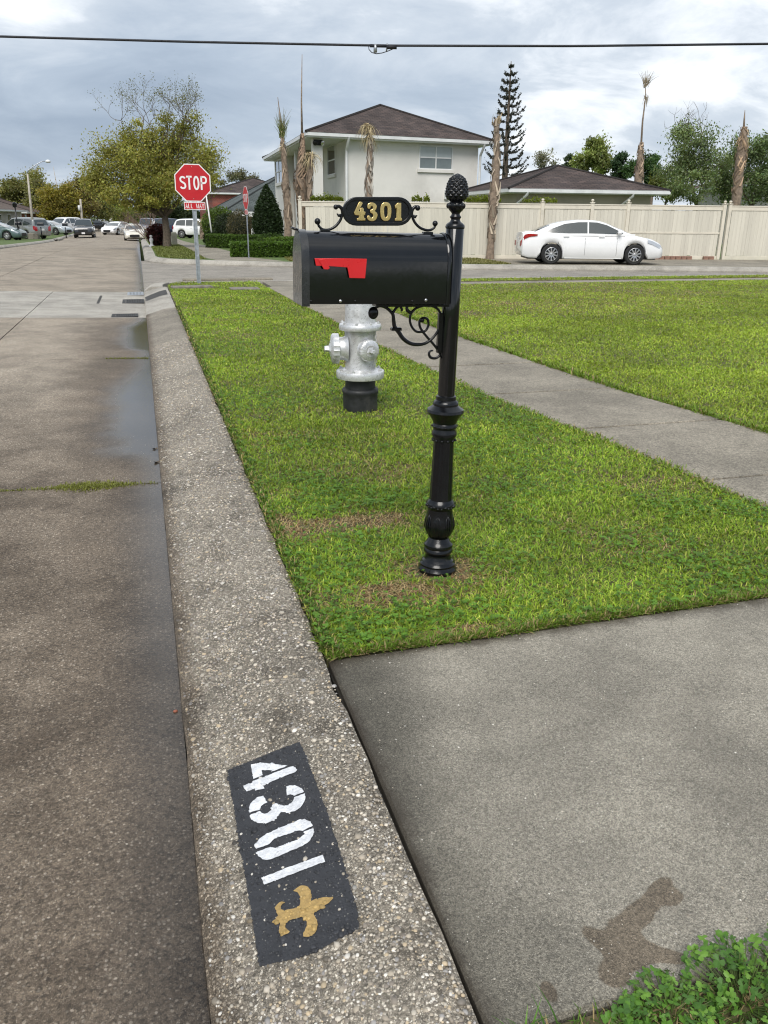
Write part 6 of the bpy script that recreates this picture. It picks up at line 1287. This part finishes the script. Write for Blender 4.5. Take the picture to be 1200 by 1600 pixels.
# hedges, shrubs
def shrub(name, label, cat, loc, ell_, n, size, col, group=None, box=None, rz=0., stem=True, cone=False):
    """clipped or loose shrub: leaves near its surface around a dark woody core"""
    t = thing(name, label, cat, loc, rz, group)
    if box:
        L, W_, Hh = box; m = n; f_ = NR.integers(0, 10, m); P = np.stack([NR.uniform(-L/2, L/2, m), NR.uniform(-W_/2, W_/2, m), NR.uniform(.03, Hh, m)], 1); top_ = f_ < 4; P[top_, 2] = Hh; fr_ = (f_ >= 4) & (f_ < 7); P[fr_, 1] = -W_/2; bk_ = (f_ == 7); P[bk_, 1] = W_/2; P[f_ == 8, 0] = -L/2; P[f_ == 9, 0] = L/2
        P += NR.normal(0, .022, P.shape)+(np.sin(P[:, 0:1]*7)*.012); MB().cbox(-L/2+.05, L/2-.05, -W_/2+.05, W_/2-.05, -.2, Hh-.05, .05).build('core', simple('hedge_core', (.018, .026, .01), .95), t)
    else:
        a, b, h = ell_; d_ = NR.normal(0, 1, (n, 3)); d_ /= np.linalg.norm(d_, axis=1)[:, None]; rr = NR.uniform(.72, 1.03, (n, 1))
        P = d_*rr*np.array([a, b, h/2])+np.array([0, 0, h/2])
        if cone: tt = np.clip(P[:, 2]/h, 0, 1); P[:, :2] *= (1.18*(1-tt)**.55+.12)[:, None]
        P += NR.normal(0, .03, P.shape)
        cr = MB().ball((0, 0, h*.42), .62 if True else 1, 10, (a*1.1, b*1.1, h*.62)) if not cone else MB().lathe([(a*.5, .05), (a*.78, h*.2), (a*.7, h*.5), (a*.4, h*.8), (a*.1, h*.95)], 12)
        if stem is not None and stem: cr.build('core', simple('shrub_core', (.014, .02, .009), .95), t, True)
        else:
            st = MB()
            for i in range(9): q = P[int(NR.integers(0, n))]; st.tube([(0, 0, -.2), tuple(q*.5+np.array([0, 0, .1])), tuple(q)], [.03, .018, .006], 5)
            st.build('stems', BARK, t)
    V, Fq, C = leafcloud(P, NR.uniform(.7, 1.35, n)*size, np.array(col)*NR.uniform(.6, 1.4, (n, 1)), .6); stuff(raw('foliage', V, Fq, LEAF, t, C, nper=4)); return t
HG = (.085, .155, .022)
def onto(px, py, D): q = pd(px, py, D); return (q[0], q[1], dz(q[1])-.005)
a, b = gp(364, 402, .145), gp(470, 402, .145); q = (a+b)/2; L = np.linalg.norm(b-a); rzh = math.atan2(b[1]-a[1], b[0]-a[0])
shrub('clipped_hedge', 'low box hedge clipped square nearest the side street', 'hedge', (q[0], q[1]+.35, .14), None, 9000, .035, HG, 'clipped hedges at the corner garden', (L, .75, .52), rzh)
a, b = ground_at(327, 44), ground_at(420, 42); q = (a+b)/2; shrub('clipped_hedge', 'longer clipped hedge behind the stop sign post line', 'hedge', (q[0], q[1], dz(q[1])-.02), None, 9000, .04, (.07, .125, .02), 'clipped hedges at the corner garden', (float(np.linalg.norm(b-a)), .8, .62), math.atan2(b[1]-a[1], b[0]-a[0]))
a, b = ground_at(422, 36.5), ground_at(485, 38.5); q = (a+b)/2; shrub('clipped_hedge', 'bright hedge end running back toward the porch palms', 'hedge', (q[0], q[1], .12), None, 6000, .035, (.10, .17, .025), 'clipped hedges at the corner garden', (float(np.linalg.norm(b-a)), .8, .6), math.atan2(b[1]-a[1], b[0]-a[0]))
q = onto(419, 372, 44); kk = F/pj(q)[2]; shrub('conical_shrub', 'big dark evergreen shrub clipped to a dome beside the house', 'shrub', q, (23.5/kk, 23.5/kk, (372-281)/kk), 16000, .05, (.028, .05, .018), None, None, 0, True, True)
q = onto(406, 384, 38); shrub('cone_shrub', 'small clipped cone shrub between the two hedges', 'shrub', q, (.22, .22, .62), 1500, .03, (.07, .12, .02), None, None, 0, True, True)
for lab, px, D, el, n_, sz, col in (('rounded dark green shrub under the conical evergreen', 425, 40, (.75, .6, .75), 3000, .04, (.05, .09, .02)), ('loose green shrub behind the hedge left of the stop pole', 345, 62, (1.3, 1., 2.4), 4500, .07, (.09, .14, .025)), ('dark shrub in front of the bungalow porch', 362, 60, (1.2, 1., 2.0), 4000, .06, (.03, .045, .02)),
    ('pinkish flowering shrub by the edge-on stop sign', 377, 56, (.9, .8, 2.1), 3000, .05, (.10, .09, .05)), ('dark reddish shrub at the foot of the big tree', 249, 47, (.62, .5, 1.15), 3000, .05, (.085, .025, .025)), ('flowering bush rising over the mailbox in front of the fence', 540, 34, (1.6, .7, 1.75), 2600, .05, (.10, .10, .05)),
    ('dark round shrub at the hedge end', 330, 46, (.4, .4, .75), 1500, .04, (.03, .05, .015))):
    shrub('garden_shrub', lab, 'shrub', onto(px, 380, D), el, n_, sz, col, 'garden shrubs across the side street', None, 0, True)
# bare pinkish-brown bush behind the trunk
q = onto(236, 372, 72); t = thing('bare_bush', 'leafless brown rounded bush left of the big tree trunk', 'bush', q); tw = MB(); ends = []
for i in range(9): branchy(tw, (NR.normal(0, .15), NR.normal(0, .15), -.1), (NR.normal(0, .55), NR.normal(0, .55), 1), 1.15, .035, 3, ends, .42, .12, 3, 3, .1)
tw.build('branches', simple('bare_branch', (.22, .15, .12), .9), t); E_ = np.array([e[0] for e in ends]); P = np.repeat(E_, 3, 0)+NR.normal(0, .12, (len(E_)*3, 3)); V, Fq, C = leafcloud(P, .05, np.array([.19, .13, .10])*NR.uniform(.6, 1.3, (len(P), 1)), .25); stuff(raw('twigs', V, Fq, LEAF, t, C, nper=4))
# ivy tufts along the fence top
for lab, px, D, w_, n_ in (('yellow-green ivy tuft on the fence by the porch', 512, 33.5, 26, 900), ('small yellow-green ivy tuft right of the number plate', 653, 33.3, 8, 250), ('tiny ivy tuft further right on the fence top', 668, 33.2, 5, 150), ('ivy tufts on the fence right of the finial', 755, 33.4, 30, 700), ('thin ivy along the fence above the car roof', 845, 33.8, 28, 300)):
    q = pd(px, 318, D); kk = F/pj(q)[2]; t = thing('fence_ivy', lab, 'ivy', (q[0], q[1], .14), 0, 'ivy along the fence'); W_ = w_/kk; zt = FT+.08
    x = NR.uniform(-W_, W_, n_); P = np.stack([x*math.cos(-.15), x*math.sin(-.15)+.12, zt+np.abs(NR.normal(0, .11, n_))*(1-np.abs(x)/W_*.5)], 1); V, Fq, C = leafcloud(P, NR.uniform(.03, .06, n_), np.array([.20, .25, .03])*NR.uniform(.6, 1.4, (n_, 1))); stuff(raw('leaves', V, Fq, LEAF, t, C, nper=4))
    st = MB()
    for i in range(5): xx = -W_+2*W_*i/4; st.tube([(xx*.9, .15, 0), (xx*.95, .13, zt*.5), (xx, .12, zt+.05)], [.02, .015, .008], 5)
    st.build('stems', BARK, t)

# ================================================================ POLES, WIRES, SMALL THINGS
def street_lamp():
    D = 80; b0 = pd(53, 370, D); z0 = dz(b0[1])-.02; t = thing('street_lamp', 'tall leaning grey street lamp with curved arm at far left', 'street lamp', (b0[0], b0[1], z0)); o3 = np.array([b0[0], b0[1], z0]); p = lambda x, y: tuple(pd(x, y, D)-o3)
    MB().tube([(0, 0, -.1), p(48, 320), p(43, 272)], [.12, .10, .07], 10).build('pole', WOODP, t, True); MB().tube([p(43, 270), p(44, 266), p(55, 258), p(66, 252), p(72, 252)], [.05, .045, .04, .035, .03], 8).build('arm', GALV, t, True)
    q = p(75, 252.5); MB().lathe([(.05, .16), (.16, .1), (.24, 0), (.2, -.06), (.12, -.1)], 14, q).build('lamp_head', GUTT, t, True); MB().lathe([(.5, -.1), (.5, .45), (.42, .5)], 8, (0, 0, 0)).build('footing', CONC, t)
street_lamp()
for lab, x0, yb, x1, yt, D, r in (('weathered utility pole right of the black SUV', 128.5, 352, 125.5, 311, 118, .17), ('thinner utility pole farther up the street', 153, 352, 151, 322, 135, .13), ('farthest utility pole before the end of the street', 175, 352, 174, 333, 150, .13)):
    b0 = pd(x0, yb, D); z0 = dip(b0[1])+.13; t = thing('utility_pole', lab, 'utility pole', (b0[0], b0[1], z0), 0, 'utility poles up the street'); tp = np.array(pd(x1, yt, D))-np.array([b0[0], b0[1], z0])
    MB().tube([(0, 0, -.3), tuple(tp)], [r, r*.75], 10).build('pole', WOODP, t, True); MB().lathe([(.16, -.3), (.16, .3), (.1, .34)], 10, (tp[0]-.25, tp[1]-.22, tp[2]-1.1)).build('transformer', GUTT, t, True)
q = pd(97, 345, 150); t = thing('mast', 'thin bare mast above the trees at left', 'mast', (q[0], q[1], dip(150)+.13)); z = pd(94, 262, 150)[2]-dip(150); MB().tube([(0, 0, -.2), (-.1, 0, z*.6), (-.35, 0, z)], [.12, .09, .03], 6).build('pole', WOODP, t, True)
q = onto(333, 372, 60); t = thing('flag_pole', 'slim white pole standing behind the stop sign', 'pole', q); zt = pd(326, 303, 60)[2]-q[2]; MB().tube([(0, 0, -.1), (-.30, 0, zt)], [.06, .045], 8).build('pole', TRIM, t, True); MB().lathe([(.09, 0), (.09, .04), (.06, .05)], 8).build('base_plate', GUTT, t)
# overhead cable with splice
a, b, c = pd(-260, 52, 24), pd(597, 71.5, 24), pd(1460, 64, 24); P = []
for s in np.linspace(0, 1, 40): q = a*(1-s)+c*s; yy = np.interp(-260+1720*s, [-260, 0, 300, 597, 900, 1200, 1460], [52, 57, 65.5, 71.3, 72, 68.5, 63]); d_ = ray(-260+1720*s, yy); tt = ((q-CAM)[:2]@d_[:2])/(d_[:2]@d_[:2]); P.append(tuple(CAM+d_*tt))
t = thing('overhead_cable', 'black overhead cable with a splice clamp spanning the whole sky', 'cable', (0, 0, 0)); MB().tube(P, .026, 6).build('cable', CABLE, t, True)
i = int(np.argmin([abs(pj(p)[0]-597) for p in P])); p0 = np.array(P[i]); kk = F/pj(p0)[2]; ax = (np.array(P[i+1])-p0); ax /= np.linalg.norm(ax); f9 = lambda x, y: tuple(p0+ax*((x-597)/kk)+Z*((71.6-y)/kk*1.04)-ax*((pj(p0)[0]-597)/kk))
MB().tube([f9(576, 72), f9(576.5, 77), f9(581, 81), f9(588, 82.6), f9(597, 81.5), f9(606, 79), f9(614, 76), f9(620, 72.5)], .010, 6).build('drop_loop', CABLE, t, True)
MB().tube([f9(586.5, 70), f9(586.5, 81)], .042, 8).build('clamp', GALV, t, True); MB().tube([f9(604, 73.5), f9(620, 73.5)], .045, 8).build('splice_sleeve', CABLE, t, True); MB().tube([f9(578, 72), f9(604, 72.2)], .034, 8).build('splice_sleeve', CABLE, t, True); MB().tube([f9(605, 69), f9(604, 79)], .02, 6).build('clamp', GALV, t, True)
# small things along the left verge
def far_mailbox(lab, px, D, hh):
    p = onto(px, 365, D); t = thing('verge_mailbox', lab, 'mailbox', p, 0, 'small dark mailboxes along the far left kerb'); MB().cyl((0, 0, -.1), (0, 0, hh-.1), .05, 8).build('post', BLACKC, t, True)
    MB().loft([[(x, y, z+hh) for (_, y, z) in arch(0, .11, 0, .28, .17, 8)] for x in (-.25, .25)]).build('box', BLACK, t, True, 40)
far_mailbox('small dark mailbox on a post left of the lamp pole', 31, 76, 1.15); far_mailbox('small dark mailbox on a post right of the lamp pole', 65, 78, 1.1); far_mailbox('small dark mailbox close to the black SUV', 103, 88, 1.0)
p = onto(27, 350, 75); t = thing('lantern_post', 'dark garden lantern post in front of the grey minivan', 'lantern', p); zt = pd(25, 318, 75)[2]-p[2]; MB().cyl((0, 0, -.1), (0, 0, zt-.25), .05, 8).build('post', BLACKC, t, True); MB().lathe([(.05, zt-.3), (.16, zt-.25), (.2, zt), (.05, zt+.12)], 8).build('lantern', BLACKC, t); MB().cyl((.1, 0, zt-.1), (.6, 0, zt), .03, 6).build('arm', BLACKC, t)
p = onto(273, 385, 50); o = MB().cbox(-.16, .16, -.12, .12, -.1, .72, .06).build('utility_box', simple('box_green_grey', (.25, .25, .2), .8)); o.location = p; tag(o, 'small grey utility pillar in the grass right of the big tree', 'utility box')
p = onto(237, 383, 46); t = thing('garden_ornament', 'white garden ornament at the foot of the big tree', 'ornament', p); MB().lathe([(.14, -.02), (.15, .06), (.08, .1), (.06, .2), (.1, .3), (.09, .4), (.04, .46)], 14).build('body', SIGNW, t, True); MB().ball((0, 0, .52), .075, 10).build('head', SIGNW, t, True)
p = onto(405, 366, 47); o = MB().cbox(-.42, .42, -.03, .03, -.1, .95, .01).build('white_panel', TRIM); o.location = p; tag(o, 'plain white panel standing beside the conical evergreen', 'panel')

# ---------------------------------------------------------------- weeds at the bottom right corner
def lobed(scale=1.):
    P = [(0, 0, 0)]; n_ = 36
    for i in range(n_+1):
        a = -2.6+5.2*i/n_; lob = .40+.60*abs(math.cos(a*1.5))**.8; lob *= 1-.16*abs(math.sin(a*7.5)); r = lob*(1-.10*abs(a)); P.append((r*math.cos(a), r*math.sin(a), .16*r*math.cos(a*2.5)-.1*r*r))
    return MB().add(P, [(0, i, i+1) for i in range(1, n_+1)])
WG = []
for c in ((.075, .17, .02), (.11, .22, .028), (.05, .12, .018)):
    m, n, b = newmat('weed_leaf'); f_ = n.noise(n.obj(), 3., 4); n.put(b['Base Color'], n.mix(f_, tuple(q*.75 for q in c), tuple(q*1.35 for q in c))); b['Roughness'].default_value = .5; b['Specular IOR Level'].default_value = .3; b['Subsurface Weight'].default_value = 0
    me = lobed().mesh('leaf'); me.materials.append(m); WG.append(me)
rw = random.Random(3)
def weed(lab, px, py, n_, spread_, hgt):
    q = gp(px, py, .14); t = thing('weed_plant', lab, 'weed', (q[0], q[1], .134), 0, 'leafy weeds in the near corner'); st = MB()
    for i in range(n_):
        a = rw.uniform(0, 6.28); r = spread_*math.sqrt(rw.uniform(0, 1)); h = hgt*(1-.55*(r/spread_)**2)*rw.uniform(.45, 1.1); p = (r*math.cos(a), r*math.sin(a), h); st.tube([(r*.4*math.cos(a), r*.4*math.sin(a), 0), (r*.8*math.cos(a), r*.8*math.sin(a), h*.6), p], [.0018, .0014, .001], 4, cap=False)
        o = bpy.data.objects.new('leaf', WG[rw.randrange(3)]); COL.objects.link(o); o.parent = t; o.location = p; s = rw.uniform(.007, .019); o.scale = (s, s, s); o.rotation_euler = (rw.gauss(0, .4), rw.gauss(0, .4), rw.uniform(0, 6.28))
    st.build('stems', simple('weed_stem', (.10, .15, .04), .6), t)
weed('leafy lobed weed clump hugging the bottom right corner', 1165, 1555, 200, .12, .07)
weed('lower lobed weed clump left of the corner clump', 1050, 1580, 140, .09, .042)
weed('small lobed weed beside the walk edge at the bottom', 985, 1602, 60, .05, .03)
weed('bushy weed right at the picture edge above the corner clump', 1240, 1520, 90, .09, .075)
t = thing('grass_tuft', 'few upright grass blades at the bottom edge by the kerb', 'grass tuft', tuple(gp(830, 1612, .14)))
for i in range(16):
    x, y = NR.uniform(-.10, .07), NR.uniform(-.02, .012); a = NR.uniform(0, 6.28); L = NR.uniform(.03, .075); w_ = .0028; d_ = np.array([math.cos(a)*.4, math.sin(a)*.4, 1]); P = []
    for s in range(5): f_ = s/4; c = np.array([x, y, 0])+d_*L*f_+np.array([math.cos(a), math.sin(a), -.4])*L*.3*f_*f_; P += [c+np.array([-math.sin(a), math.cos(a), 0])*w_*(1-f_*.95), c-np.array([-math.sin(a), math.cos(a), 0])*w_*(1-f_*.95)]
    m_ = MB().add(P, [(2*s, 2*s+1, 2*s+3, 2*s+2) for s in range(4)]); m_.build('blade', WG[i % 3].materials[0], t)
# near grass and straw around the weeds
n1 = 7000; X = NR.uniform(KW+.03, 2.2, n1); Y = NR.uniform(.55, YW0-.015, n1); k = visible(np.stack([X, Y, np.full(n1, .14)], 1)); X, Y = X[k], Y[k]; N = len(X)
o = blades('near_corner_grass', X, Y, .136, NR.uniform(.02, .045, N), .0028, NR.uniform(.4, 1.4, N), np.where((NR.uniform(0, 1, N) < .4)[:, None], STRAW*.8, np.array([.10, .19, .025]))*NR.uniform(.6, 1.3, (N, 1))); stuff(o); tag(o, 'straw and short grass along the near edge of the front walk', 'grass')
